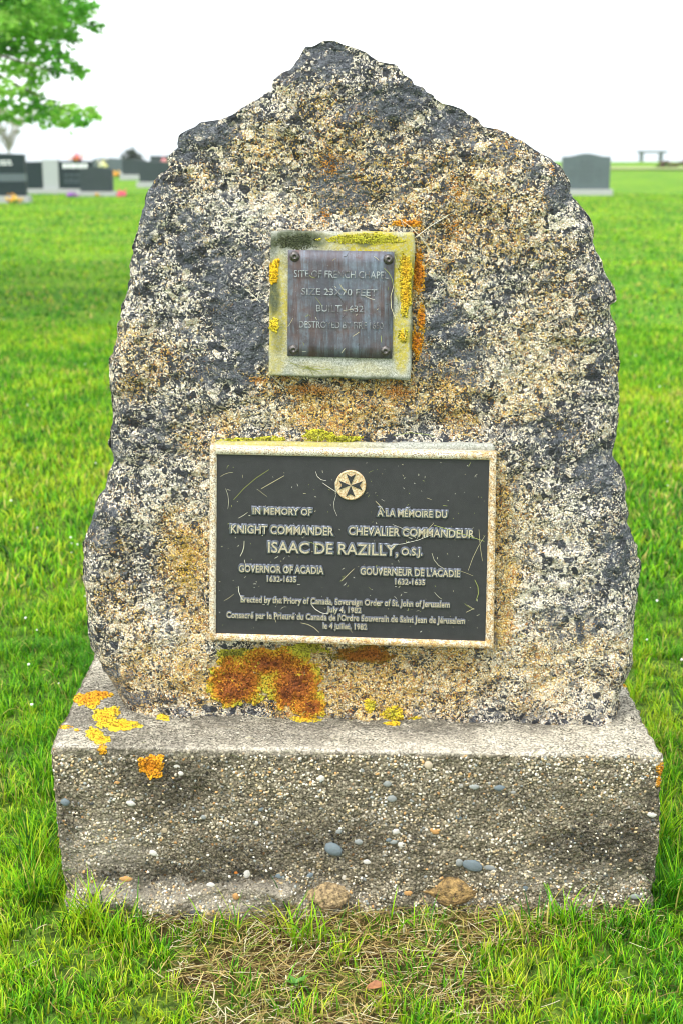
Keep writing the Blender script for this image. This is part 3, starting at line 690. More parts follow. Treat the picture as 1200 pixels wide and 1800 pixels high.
SEP('lichen', stone, [(330,1000,30,60),(320,950,20,20)], [(.5, .34, .05), (.6, .42, .1)], stone, .07, (.9, 1.7), .7)
blob_patch('lichen', basem, [(155,1230,30,15),(178,1222,24,8)], [OR1, OR2, YE], basem, .7, (1.6, 2.8), .7, 'bright orange lichen on the left end of the base')
blob_patch('lichen', basem, [(185,1262,24,20),(165,1290,16,12),(215,1275,36,12),(178,1300,18,9),(200,1250,16,10)], [OR2, YE, (.65, .5, .04)], basem, .7, (1.6, 2.8), .7, 'yellow lichen spreading along the base top')
blob_patch('lichen', basem, [(288,1259,13,10)], [YE, (.65, .5, .04)], basem, .8, (1.4, 2.4), .7)
blob_patch('lichen', basem, [(181,1318,9,12)], [OR2, (.5, .3, .03)], basem, .4, (1.2, 2.2), .7)
blob_patch('lichen', basem, [(268,1346,25,24)], [(.55, .2, .01), OR1, OR2], basem, .8, (1.7, 3.0), .8, 'round orange lichen rosette on the front face')
SEP('lichen', basem, [(115,1278,14,4),(135,1283,8,3)], [YE, OR2], basem, .5, (1.2, 2.0), .7)
SEP('lichen', basem, [(460,1252,20,8),(540,1262,30,10),(690,1272,18,5)], [OR2, YE, YG], basem, .6, (1.3, 2.4), .8)
SEP('lichen', basem, [(1160,1352,8,14),(1157,1374,6,12)], [OR1, (.5, .3, .04)], basem, .45, (1.2, 2.2), .7)
blob_patch('lichen', basem, [(1097,1202,6,8)], [OR2, YE], basem, .6, (1.2, 2.0), .7)
SEP('lichen', pad, [(482,470,11,22),(478,488,8,14)], [(.75, .48, .02), (.7, .42, .02)], pad, .9, (1.4, 2.6), .8, 'two clumps of deep yellow lichen at the pad edge')
blob_patch('lichen', pad, [(482,572,9,14)], [YE, (.6, .5, .04)], pad, .9, (1.3, 2.3), .8)
SEP('lichen', pad, [(712,480,13,38),(712,520,11,40),(708,590,9,14)], [(.6, .34, .02), (.62, .42, .03), YG], pad, .75, (1.3, 2.4), .8, 'orange lichen strip down the right side of the pad')
SEP('moss', pad, [(640,420,80,11)], [YG, (.4, .38, .03), (.55, .48, .04)], pad, .4, (.9, 1.9), .7)
blob_patch('moss', pad, [(520,425,48,15)], [(.05, .06, .03), (.09, .1, .05)], pad, .3, (.9, 1.8), .6)

# pebbles set in the concrete
def pebble_mesh(seed):
    bm = bmesh.new(); bmesh.ops.create_icosphere(bm, subdivisions=2, radius=1)
    co = np.array([v.co[:] for v in bm.verts]); k = 1+.22*noise(co, 1.1, seed)+.08*noise(co, 2.7, seed+3)
    for v, s in zip(bm.verts, k): v.co *= s
    me = bpy.data.meshes.new('pebble'); bm.to_mesh(me); bm.free(); me.materials.append(M_PEB)
    me.polygons.foreach_set('use_smooth', np.ones(len(me.polygons), bool)); return me
PEBM = [pebble_mesh(s) for s in (1, 5, 9, 14, 22, 31)]
BL_, WH, GR, TN, OG, RD_, DK = (.14, .18, .2), (.6, .58, .52), (.25, .27, .26), (.42, .34, .22), (.5, .27, .09), (.42, .13, .06), (.05, .055, .06)
def pebble(px, py, rx, ry, col, rz=0, depth=.5, name='pebble', label=None, sink=.35):
    p, nn_ = cast(basem, px, py)
    if p is None: return
    s = p.y/2400
    o = bpy.data.objects.new(name, random.choice(PEBM)); link(o, basem)
    o.scale = (rx*s, min(rx, ry)*s*depth, ry*s); o.rotation_euler = (0, rz, 0)
    o.location = p - basem.matrix_world.translation + Vector((0, min(rx, ry)*s*.12, 0)); o.color = (*col, 1)
    if label: o['label'] = label
for a in [(586,1494,20,13,BL_,.35,'large blue grey pebble'),(828,1521,21,12,BL_,.35,'flat blue grey pebble above the brown stone'),(806,1516,8,9,GR,0,None),(858,1525,14,5,GR,.2,None),
          (877,1385,10,6,BL_,-.1,None),(832,1383,9,6,(.3,.32,.3),0,None),(680,1378,8,7,GR,0,None),(230,1412,8,6,WH,.2,None),(270,1500,9,6,WH,.4,None),(434,1536,7,11,WH,.2,None),
          (371,1556,8,6,WH,0,None),(415,1533,5,5,(.6,.2,.03),0,None),(415,1576,7,7,OG,0,None),(222,1545,12,6,OG,0,None),(345,1608,14,9,DK,0,'dark pebble low in the footing'),(325,1608,10,9,DK,.3,None),
          (543,1540,10,5,BL_,-.5,None),(690,1480,8,5,GR,0,None),(705,1485,8,6,WH,0,None),(752,1345,8,9,(.5,.42,.3),0,None),(688,1404,9,8,GR,0,None),(695,1462,7,6,WH,0,None),
          (763,1461,9,6,OG,.4,None),(923,1560,7,9,BL_,.2,None),(1145,1432,9,6,WH,.1,None),(1117,1576,13,6,GR,-.1,None),(716,1570,8,5,OG,0,None),(645,1515,8,5,WH,0,None),
          (492,1540,9,6,BL_,0,None),(115,1410,8,8,BL_,0,None),(312,1347,7,5,WH,0,None),(318,1360,6,5,WH,0,None),(450,1447,6,4,WH,0,None),(880,1608,12,6,GR,-.4,None),(692,1608,13,7,GR,-.6,None),(630,1480,8,6,GR,0,None)]:
    pebble(*a[:4], a[4], a[5], .6, 'pebble', a[6])
for k in range(60):
    x, y = RNG.uniform(110, 1150), RNG.uniform(1350, 1620)
    if RNG.random() > .35+.65*(y-1350)/250: continue
    rx = RNG.uniform(3.2, 6.5); pebble(x, y, rx, rx*RNG.uniform(.5, 1), [BL_, WH, GR, TN, OG, TN, (.5, .46, .38), (.3, .3, .28), GR, DK][RNG.integers(10)], RNG.uniform(-.7, .7))
# two field stones cast into the foot
def field_stone(px, py, rx, ry, m, label):
    p, nn_ = cast(basem, px, py); s = p.y/2400
    bm = bmesh.new(); bmesh.ops.create_icosphere(bm, subdivisions=5, radius=1)
    co = np.array([v.co[:] for v in bm.verts]); k = 1+.2*noise(co, 1.3, 61+int(rx))+.05*fbm(co, 3.5, 3, 62)
    for v, q_, c0 in zip(bm.verts, k, co):
        sq = 1.05*(1-.22*max(0., c0[0]*c0[2]))*(1+.15*max(0, -c0[2]-.2))
        v.co = Vector((c0[0]*rx*s*(1.12-.25*max(0., c0[2])), c0[1]*.04, (c0[2]+.18*c0[0])*ry*s*.9))*float(q_*sq)
    o = bm_obj('field_stone', bm, m, basem, None, True); o.location = p-basem.matrix_world.translation+Vector((0, .026, 0)); o['label'] = label
M_FS = mat_simple('brown field stone', (.07, .045, .02), (.48, .31, .11), 75, .85, bump=1, bd=.008, contrast=.13)
M_FS2 = mat_simple('pale tan field stone', (.12, .085, .045), (.55, .4, .2), 120, .85, bump=1, bd=.006, contrast=.12)
field_stone(790, 1566, 52, 31, M_FS, 'brown field stone, the larger of the two at the foot')
field_stone(578, 1578, 38, 27, M_FS2, 'tan field stone, half sunk into the foot')

# fine aggregate: grains standing proud of the front face
Vs, Fs, Cs = [], [], []
pal = np.array([(.62, .56, .44), (.42, .36, .24), (.22, .18, .12), (.74, .7, .6), (.52, .4, .22), (.28, .3, .28), (.1, .09, .07), (.55, .32, .13)])
prob = np.array([.2, .22, .16, .1, .14, .1, .05, .03])
gx_, gy_ = RNG.uniform(95, 1165, 15000), RNG.uniform(1328, 1640, 15000)
gd_ = mask_at(gx_, gy_, [(1090,1470,100,65,1),(1000,1490,90,40,.8),(300,1385,90,60,.8),(560,1480,190,50,.6),(330,1530,240,24,.9),(440,1500,160,50,.6),(880,1400,150,50,.4),(1145,1530,22,60,.9),(120,1450,26,70,.6)], 1.)
gn_ = fbm(np.stack([gx_, gy_, 0*gx_], -1), .03, 3, 15)
for x, y, dk_, nv_ in zip(gx_, gy_, gd_, gn_):
    if RNG.uniform(-1.2, 1) > nv_*1.3+.1: continue
    p, nn_ = cast(basem, x, y)
    if p is None or nn_[1] > -.3: continue
    s = RNG.uniform(1.2, 3.3)*.001; B = basis(nn_)
    v = ICO_V*(s*RNG.uniform(.75, 1.25, (12, 1)))*np.array([1.25, .9, .8])
    an = RNG.uniform(0, 6.28); ca, sa = math.cos(an), math.sin(an)
    v = v @ np.array([[ca, -sa, 0], [sa, ca, 0], [0, 0, 1]]).T @ B + np.array(p)
    cc = pal[RNG.choice(8, p=prob/prob.sum())]*RNG.uniform(.8, 1.15)*(1-.86*min(1, dk_*1.7)*(RNG.random() < .9))
    Fs.append(ICO_F+len(Vs)*12); Vs.append(v); Cs.append(np.repeat(cc[None], 12, 0))
o = obj('aggregate', np_mesh('aggregate', np.concatenate(Vs), np.concatenate(Fs), M_LICHEN, True, {'col': np.concatenate(Cs)}), basem)
o.location = -basem.matrix_world.translation; o['kind'] = 'stuff'

# ------------------------------------------------------------------ grass
def blades(n, xs, ys, h, wd, lean, cols, segs=3, z0=None, zoff=0.0, droop=1.0):
    """n curved tapering blades"""
    phi = RNG.uniform(0, 2*np.pi, n); face = phi+np.pi/2+RNG.normal(0, .5, n)
    z = gz(xs, ys)+zoff if z0 is None else z0
    T = np.linspace(0, 1, segs+1); Vv = []
    for t in T:
        hx = lean*h*t**1.7; hzv = h*t*np.sqrt(np.clip(1-(.75*lean*t)**2*droop, .05, 1))
        cx_, cy_, cz = xs+np.cos(phi)*hx, ys+np.sin(phi)*hx, z+hzv
        ww = wd*(1-.85*t**2)/2
        if t < 1:
            Vv += [np.stack([cx_-np.cos(face)*ww, cy_-np.sin(face)*ww, cz], -1), np.stack([cx_+np.cos(face)*ww, cy_+np.sin(face)*ww, cz], -1)]
        else: Vv.append(np.stack([cx_, cy_, cz], -1))
    A = np.stack(Vv, 1); k = A.shape[1]; b = (np.arange(n)*k)[:, None]
    Q = np.concatenate([b+np.array([[2*s, 2*s+1, 2*s+3, 2*s+2]]) for s in range(segs-1)]) if segs > 1 else np.zeros((0, 4), int)
    Tr = b+np.array([[2*segs-2, 2*segs-1, 2*segs]])
    tt = np.concatenate([np.repeat(T[:-1], 2), [1]])
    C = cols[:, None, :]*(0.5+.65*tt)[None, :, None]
    return A.reshape(-1, 3), Q, Tr, C.reshape(-1, 3)
def merge(parts):
    Vs, Qs, Ts, Cs, o = [], [], [], [], 0
    for V, Q, T, C in parts:
        Vs.append(V); Qs.append(Q+o); Ts.append(T+o); Cs.append(C); o += len(V)
    return np.concatenate(Vs), [np.concatenate(Qs), np.concatenate(Ts)], np.concatenate(Cs)
G = [np.array(c) for c in ((.06, .27, .004), (.15, .46, .005), (.30, .60, .008), (.52, .66, .025), (.018, .09, .004), (.62, .54, .14))]
def grass_cols(n, x, y, dry=.04, lush=0):
    P = np.stack([x, y, 0*x], -1); f = fbm(P, 1.3, 2, 33)*.7+fbm(P, 6, 2, 35)*.6+fbm(P, 22, 1, 36)*.3-.12
    rsel = RNG.uniform(0, 1, n)+f*.5
    c = np.where((rsel < .22)[:, None], G[0], np.where((rsel < .52)[:, None], G[1], np.where((rsel < .84)[:, None], G[2], G[3])))
    c = np.where((RNG.uniform(0, 1, n) < .1)[:, None], G[4], c)
    pt_ = np.clip(fbm(P, 3.1, 3, 55)-.25+.5*(1-smooth(x+.95, 0, .35))*(y < 3.2), 0, 1)
    c = np.where((RNG.uniform(0, 1, n) < dry+.3*pt_)[:, None], G[5], c)
    return c*RNG.uniform(.75, 1.2, (n, 1))
def wedge(n, y0, y1, margin=.35, slope=.27, power=1.0):
    y = y0+(y1-y0)*RNG.uniform(0, 1, n)**power; hw = y*slope+margin
    return RNG.uniform(-1, 1, n)*hw, y
parts = []
n = 190000; x, y = wedge(n, 1.75, 4.4, .35); d = np.maximum(dry_mask(x, y), .85*smooth(y, 2.37, 2.41)*(y < 2.47)*smooth(x, -.36, -.3)*(1-smooth(x, .0, .06)))
inb = (x > BX0+.01) & (x < BX1-.01) & (y > BY0-.004) & (y < BY1)
clump = fbm(np.stack([x, y, 0*x], -1), 24, 2, 37)
keep = (~inb) & (RNG.uniform(0, 1, n) > d*1.12) & (RNG.uniform(-1, 1, n) < clump*1.4+.35)
x, y, d, clump = x[keep], y[keep], d[keep], clump[keep]; n = len(x)
edge_d = np.maximum(np.maximum(BX0-x, x-BX1), np.maximum(BY0-y, y-BY1)).clip(0)
en = noise(np.stack([x, y, 0*x], -1), 14, 19)
h = RNG.uniform(.018, .044, n)*(1+.5*clump)*(1+(.5+.7*en)*np.exp(-edge_d/.05)*(1-.8*d))
h *= np.where((y < BY0) & (edge_d < .06), .75, 1)*np.where(y < BY0+.05, .85, 1)
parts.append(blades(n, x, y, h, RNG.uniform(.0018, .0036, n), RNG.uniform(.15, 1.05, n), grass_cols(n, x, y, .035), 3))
n = 120000; x, y = wedge(n, 4.4, 11, .5, power=.9)
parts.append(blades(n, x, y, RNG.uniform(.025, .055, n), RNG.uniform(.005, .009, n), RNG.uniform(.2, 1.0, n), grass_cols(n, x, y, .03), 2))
n = 90000; x, y = wedge(n, 11, 34, 1, power=.8)
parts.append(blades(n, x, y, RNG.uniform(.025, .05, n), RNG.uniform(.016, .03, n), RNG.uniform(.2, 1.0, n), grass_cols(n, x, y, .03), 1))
V, F, C = merge(parts)
tag(obj('grass', np_mesh('grass', V, F, M_GRASS, True, {'col': C})), 'bright green mown grass around the monument', 'grass', kind='stuff')

# taller weedy tufts at the foot
pts = []
for cx_, cy_, n, hh in [(-.07, 2.36, 60, .085), (-.22, 2.39, 25, .08), (-.12, 2.40, 20, .1), (.13, 2.385, 18, .07), (.33, 2.38, 60, .07), (.42, 2.40, 60, .08), (-.48, 2.41, 120, .11), (-.42, 2.36, 80, .10), (.56, 2.41, 80, .07),
                        (-.60, 2.5, 160, .12), (-.62, 2.65, 140, .12), (.645, 2.5, 140, .13), (.66, 2.7, 140, .13), (-.05, 2.12, 40, .06), (.08, 2.15, 35, .06), (.0, 2.3, 30, .05), (.2, 2.2, 30, .05)]:
    x, y = RNG.normal(cx_, .022, n), RNG.normal(cy_, .014, n)
    pts.append(blades(n, x, y, RNG.uniform(.4, 1.1, n)*hh, RNG.uniform(.002, .004, n), RNG.uniform(.2, 1.0, n), grass_cols(n, x, y, .05), 4))
V, F, C = merge(pts); tag(obj('tall_grass', np_mesh('tall_grass', V, F, M_GRASS, True, {'col': C})), 'longer green grass blades left uncut against the concrete base', 'grass', kind='stuff')

# tiny white clover heads in the lawn
Vs, Fs, Cs = [], [], []
for (fx, fy) in [(37,944),(125,945),(127,955),(300,790),(60,700),(100,660),(90,668),(20,880),(150,640),(110,612)]+[(RNG.uniform(0, 200), RNG.uniform(520, 1250)) for _ in range(16)]+[(RNG.uniform(1090, 1200), RNG.uniform(520, 1250)) for _ in range(8)]:
    p = on_ground(fx, fy, .035); r_ = RNG.uniform(.0022, .0042)
    Fs.append(ICO_F+len(Vs)*12); Vs.append(ICO_V*r_*RNG.uniform(.7, 1.3, (12, 1))+p); Cs.append(np.repeat(np.array([[.85, .85, .78]]), 12, 0))
tag(obj('clover_flowers', np_mesh('clover_flowers', np.concatenate(Vs), np.concatenate(Fs), M_LICHEN, True, {'col': np.concatenate(Cs)})), 'tiny white clover heads dotted through the lawn', 'flowers', kind='stuff')

# straw lying in front of the base and cut clippings on the stone
def straws(n, P, dirs, L, wd, lift, cols, bend=.15):
    """thin lying stalks: P (n,3), dirs (n,3) unit, up vectors lift (n,3)"""
    T = np.linspace(-.5, .5, 4); side = np.cross(dirs, lift); side /= np.linalg.norm(side, axis=1, keepdims=True)+1e-9
    b = RNG.normal(0, bend, (n, 1)); up_ = RNG.uniform(0, .12, (n, 1)); Vv = []
    for t in T:
        c = P+dirs*(L[:, None]*t)+side*(b*L[:, None]*(t*t-.12))+lift*(L[:, None]*up_*(t+.5))
        ww = (wd*(1-.5*abs(t)))[:, None]/2; Vv += [c-side*ww, c+side*ww]
    A = np.stack(Vv, 1); bb = (np.arange(n)*8)[:, None]
    Q = np.concatenate([bb+np.array([[2*s, 2*s+1, 2*s+3, 2*s+2]]) for s in range(3)])
    return A.reshape(-1, 3), Q, np.zeros((0, 3), int), np.repeat(cols, 8, 0)
ST = np.array([(.40, .30, .10), (.52, .40, .16), (.26, .18, .06), (.15, .09, .035), (.22, .30, .04), (.66, .6, .38)])
n = 17000; x, y = RNG.uniform(-.75, .85, n), RNG.uniform(1.8, 2.5, n); d = dry_mask(x, y)
k = (RNG.uniform(0, 1, n) < d*1.1+.035) & ~((x > BX0) & (x < BX1) & (y > BY0-.005)); x, y = x[k], y[k]; n = len(x)
a = RNG.normal(0, 1.0, n); dr = np.stack([np.cos(a), np.sin(a), RNG.normal(0, .16, n)], -1); dr /= np.linalg.norm(dr, axis=1, keepdims=True)
P = np.stack([x, y, gz(x, y)+RNG.uniform(.001, .022, n)], -1)
pts = [straws(n, P, dr, RNG.uniform(.012, .065, n), RNG.uniform(.0008, .0024, n), np.tile([0, 0, 1.], (n, 1)), ST[RNG.integers(0, 6, n)]*RNG.uniform(.6, 1.1, (n, 1)), .2)]
V, F, C = merge(pts); F = [F[0]]
tag(obj('straw', np_mesh('straw', V, F, M_STRAW, True, {'col': C})), 'dry tan straw and dead grass matted in front of the base', 'straw', kind='stuff')
def clip_on(target, specs, cols, proud=.0012):
    P_, D_, L_, W_, N_ = [], [], [], [], []
    for x0, y0, x1, y1, wpx in specs:
        p, nn_ = cast(target, (x0+x1)/2, (y0+y1)/2)
        if p is None: continue
        nn_ = np.array(nn_); v = ray(x1, y1)*p.y/ray(x1, y1)[1]-ray(x0, y0)*p.y/ray(x0, y0)[1]
        v = v-nn_*(v@nn_); L_.append(np.linalg.norm(v)); D_.append(v/np.linalg.norm(v)); P_.append(np.array(p)+nn_*proud); N_.append(nn_); W_.append(wpx*.00075)
    n = len(P_); return straws(n, np.array(P_), np.array(D_), np.array(L_), np.array(W_), np.array(N_), np.array(cols)[RNG.integers(0, len(cols), n)]*RNG.uniform(.5, 1.05, (n, 1)), .3)
CL = [(.55, .5, .3), (.62, .6, .45), (.35, .4, .12), (.7, .68, .58)]
sp_ = [(410,876,472,822,1.8),(388,836,410,828,1),(399,858,403,893,1.2),(460,858,500,835,1.5),(553,830,572,846,1.2),(567,848,592,864,1.8),(589,846,590,868,2.4),(660,880,676,900,1.5),(424,977,431,950,2),(540,950,560,960,1),(690,920,730,942,1.6),
       (740,945,760,918,1.3),(762,922,850,950,1.8),(800,1000,830,1010,1),(756,973,778,1000,1.8),(840,930,846,985,1.6),(836,1018,838,1055,2),(600,1020,622,998,1.6),(598,1021,606,1010,1),(545,1062,575,1080,1.6),(530,1092,562,1108,1.6),(418,1030,428,1055,1.5),
       (395,1055,412,1043,1),(815,1060,830,1070,1.5),(762,1040,775,1052,1.2),(822,820,826,812,1.2),(820,1062,832,1070,1.4),(818,1075,832,1068,1.4),(454,860,470,872,1.2),(588,870,590,905,1),(680,960,760,940,1.1),(850,940,820,1000,1.2),(420,910,436,900,1.1),(700,905,720,890,1),(486,1062,500,1048,1.2)]
for _ in range(230):
    x0, y0 = RNG.uniform(385, 850), RNG.uniform(812, 1110); a = RNG.uniform(0, 6.28); l = RNG.exponential(2.0)+1.0; sp_.append((x0, y0, x0+l*math.cos(a), y0+l*math.sin(a), RNG.uniform(.8, 1.5)))
pts = [clip_on(panel, sp_, CL, .0045)]
sp2 = []
for _ in range(26):
    x0, y0 = RNG.uniform(508, 690), RNG.uniform(445, 625); a = RNG.uniform(0, 6.28); l = RNG.exponential(5)+2; sp2.append((x0, y0, x0+l*math.cos(a), y0+l*math.sin(a), RNG.uniform(.8, 1.3)))
sp2 += [(597,500,608,514,1.8),(592,518,602,530,1.4),(640,520,658,527,1.6),(676,470,692,500,1.5),(688,500,690,560,1.4),(600,620,606,612,1.6),(604,452,612,446,1.4)]
pts.append(clip_on(copper, sp2, CL+[(.04, .04, .03)], .002))
sp3 = [(475,170,530,140,2.2),(700,440,790,380,1.6),(700,380,760,440,1.6),(690,430,730,400,1.4),(705,400,715,470,1.6),(900,432,958,430,1.6),(215,480,240,470,2),(420,500,460,530,1.6),(470,655,500,680,1.5),(545,655,575,640,1.8),(560,640,590,660,1.4),(700,560,703,640,1.5),
       (690,760,780,770,1.4),(860,780,900,776,1.6),(430,1255,475,1265,1.6),(520,1264,560,1230,2),(570,1262,620,1268,1.4),(760,388,800,372,1.6),(720,430,700,370,1.3),(330,1095,345,1120,1.3),(1010,330,1000,300,1.4)]
for _ in range(90):
    x0, y0 = RNG.uniform(240, 1050), RNG.uniform(220, 1240); a = RNG.uniform(0, 6.28); l = RNG.exponential(9)+4; sp3.append((x0, y0, x0+l*math.cos(a), y0+l*math.sin(a), RNG.uniform(.8, 1.5)))
pts.append(clip_on(stone, sp3, CL, .003))
sp4 = [(300,1262,400,1268,1.4),(560,1400,600,1397,1.4),(150,1420,250,1417,1.4),(440,1263,520,1273,1.5)]
for _ in range(40):
    x0, y0 = RNG.uniform(130, 1120), RNG.uniform(1275, 1330); a = RNG.normal(0, .5); l = RNG.exponential(12)+4; sp4.append((x0, y0, x0+l*math.cos(a), y0+l*math.sin(a), RNG.uniform(.8, 1.4)))
pts.append(clip_on(basem, sp4, CL, .002))
sp5 = [(505+i*6, 640+RNG.uniform(-10, 12), 545+RNG.uniform(-10, 45), 650+RNG.uniform(-8, 12), 1.4) for i in range(7)]+[(700,470,690,440,2),(694,505,700,560,1.6),(700,540,712,600,1.4),(690,450,725,420,1.8)]
pts.append(clip_on(pad, sp5, [(.3, .32, .08), (.42, .42, .14)], .002))
V, F, C = merge(pts); F = [F[0]]
tag(obj('grass_clippings', np_mesh('grass_clippings', V, F, M_STRAW, True, {'col': C})), 'scattered pale grass clippings stuck to the stone and both plaques', 'grass clippings', kind='stuff')

# fallen brown leaves and a broad leaved weed
def leaf_shape(bm, L, Wd, M4, fold=.25):
    pr_ = [(0, 0), (.18, .55), (.45, 1), (.75, .62), (1, 0)]
    mid = [bm.verts.new(M4 @ Vector((t*L, 0, .12*L*math.sin(t*3)))) for t, _ in pr_]
    for sgn in (1, -1):
        sd_ = [mid[0]]+[bm.verts.new(M4 @ Vector((t*L, sgn*w_*Wd/2, .12*L*math.sin(t*3)+fold*w_*Wd/2))) for t, w_ in pr_[1:-1]]+[mid[-1]]
        for i in range(4):
            vs_ = [mid[i], mid[i+1], sd_[i+1], sd_[i]]; vs_ = [v for j, v in enumerate(vs_) if v not in vs_[:j]]
            if len(vs_) > 2: bm.faces.new(vs_)
M_DEAD = mat_simple('dead leaf', (.16, .06, .025), (.34, .15, .06), 90, .7)
M_WEED = mat_simple('weed leaf', (.05, .16, .012), (.09, .24, .02), 60, .5)
for px_, py_, L, az, lab in ((640, 1738, .045, .4, 'small reddish brown fallen leaf among the straw, left of the weed-free strip centre'), ):
    p = on_ground(px_, py_, .015); bm = bmesh.new(); leaf_shape(bm, L, .02, Matrix.Rotation(az, 4, 'Z'))
    o = bm_obj('fallen_leaf', bm, M_DEAD, None, None, True); o.location = p; o.rotation_euler = (.3, -.1, -.5); tag(o, 'reddish brown fallen leaf lying in the straw in front of the base', 'leaf')
p = on_ground(520, 1745, 0)
wd_ = empty('broadleaf_weed', tuple(p), 'low green weed with broad leaves growing at the near edge of the straw', 'weed')
for k in range(9):
    bm = bmesh.new(); leaf_shape(bm, .017+.007*(k % 3), .012, Matrix.Rotation(k*2.4, 4, 'Z') @ Matrix.Rotation(-.6-.15*(k % 2), 4, 'Y')); o = bm_obj('leaf', bm, M_WEED, wd_, None, True); o.location = (0, 0, .012)

# ------------------------------------------------------------------ headstones and flowers behind
def slab_profile(w_, h, kind, rise=.05):
    x0, x1 = -w_/2, w_/2
    if kind == 'flat': return [(x0, 0), (x1, 0), (x1, h), (x0, h)]
    if kind == 'peak': return [(x0, 0), (x1, 0), (x1, h-rise), (0, h), (x0, h-rise)]
    if kind == 'slant': return [(x0, 0), (x1, 0), (x1, h-rise), (x0+.02, h), (x0, h)]
    if kind == 'arch': return [(x0, 0), (x1, 0)]+[(x1*math.cos(a), h-rise+rise*math.sin(a)) for a in np.linspace(0, math.pi, 15)]
    if kind == 'serp':       # shoulders, then a low swell
        xs_ = np.linspace(1, -1, 21); return [(x0, 0), (x1, 0)]+[(x*w_/2, h-rise+rise*(.5+.5*math.cos(math.pi*min(1, abs(x)*1.15)))) for x in xs_]
def headstone(pxl, pxr, ytop, ybot, ybase, kind, rise, m, mb, label, rz=0, ins=None, th=.18, ov=.07, group=None):
    g = on_ground((pxl+pxr)/2, ybase); Yd = g[1]; s = Yd/2415
    W = (pxr-pxl)*s; hb = (ybase-ybot)*s*1.03; H = at(600, ytop, Yd)[2]-hb
    root = empty('headstone', (g[0], g[1]+th/2+.05, 0), label, 'headstone', group, rz)
    bm = bmesh.new(); prism(bm, [(x, z+hb) for x, z in slab_profile(W, H, kind, rise)], -th/2, th/2, .006); bm_obj('tablet', bm, m, root)
    bm = bmesh.new(); box(bm, -W/2-ov, W/2+ov, -th/2-.07, th/2+.07, -.03, hb, .008); bm_obj('base', bm, mb, root)
    for it in ins or []:
        fx0, fx1, fz0, fz1, mm, nrow = it
        for r_ in range(nrow):
            bm = bmesh.new()
            za = fz0+(fz1-fz0)*r_/nrow; zb_ = za+(fz1-fz0)/nrow*.6; x_ = fx0
            while x_ < fx1-.01:
                l = random.uniform(.03, .09); box(bm, x_*W, min(x_+l, fx1)*W, -th/2-.004, -th/2+.002, hb+za*H, hb+zb_*H); x_ += l+.025
            bm_obj('inscription', bm, mm, root)
    return root, W, H, hb, th
hs1 = headstone(-24, 44, 269, 346, 357, 'slant', .03, M_BLK, M_PALESTONE, 'tall black headstone with grey middle band, leftmost and cut by the frame', 0, [(-.2, .2, .72, .86, M_INS, 2)])
rt, W, H, hb, th = hs1
bm = bmesh.new(); box(bm, -W/2-.004, W/2+.004, -th/2-.006, th/2+.006, hb+.34*H, hb+.52*H); bm_obj('band', bm, M_BLUESTONE, rt)
# companion stone: two black tablets either side of a grey pillar
g = on_ground(104, 341); s = g[1]/2415; X0 = 104
cmp_ = empty('headstone', (g[0], g[1]+.15, 0), 'wide companion headstone with two black tablets and a pale grey centre pillar', 'headstone')
Hc = at(600, 283, g[1])[2]
def cb(name, a, b, z0, z1, m, y0=-.1, y1=.1):
    bm = bmesh.new(); box(bm, (a-X0)*s, (b-X0)*s, y0, y1, z0, z1, .006); return bm_obj(name, bm, m, cmp_)
cb('base', 44, 164, -.03, .12, M_PALESTONE, -.2, .2)
cb('tablet', 47, 78, .12, Hc-.02, M_BLK); cb('tablet', 105, 161, .12, Hc-.01, M_BLK); cb('pillar', 78.5, 104.5, .12, Hc+.03, M_GREYSTONE, -.12, .12)
bm = bmesh.new(); x_ = 112
while x_ < 152: l = random.uniform(3, 7); box(bm, (x_-X0)*s, (x_+l-X0)*s, -.106, -.098, Hc*.78, Hc*.92); x_ += l+1.5
bm_obj('inscription', bm, M_INS, cmp_)
for zz_ in (.34, .42, .56):
    bm = bmesh.new(); x_ = 114
    while x_ < 140: l = random.uniform(3, 8); box(bm, (x_-X0)*s, (x_+l-X0)*s, -.104, -.098, Hc*zz_, Hc*(zz_+.035)); x_ += l+2
    bm_obj('inscription', bm, M_BLUESTONE, cmp_)
headstone(143, 197, 293, 338, 346, 'peak', .05, M_BLK2, M_PALESTONE, 'small black headstone with a peaked top, flowers on the ground at both sides')
headstone(164, 216, 278, 303, 310, 'arch', .08, M_BLUESTONE, M_PALESTONE, 'grey headstone with rounded top, just behind the small peaked black one', .1)
headstone(217, 256, 279, 308, 316, 'peak', .05, M_BLK2, M_PALESTONE, 'dark grey headstone with an orange flower pot at its left')
headstone(247, 298, 283, 321, 330, 'slant', .04, M_BLK2, M_PALESTONE, 'charcoal headstone partly hidden by the left shoulder of the memorial')
headstone(266, 301, 274, 298, 304, 'flat', .0, M_BLK2, M_PALESTONE, 'low dark headstone with pink flowers, farthest back beside the memorial')
headstone(989, 1068, 270, 334, 344, 'serp', .07, M_BLUESTONE, M_PALESTONE, 'blue grey headstone with a gently swelling top, right of the memorial', 0, [(-.14, .14, .2, .86, M_INSD, 5), (-.35, -.2, .35, .6, M_INSD, 2), (.2, .36, .35, .6, M_INSD, 2)])

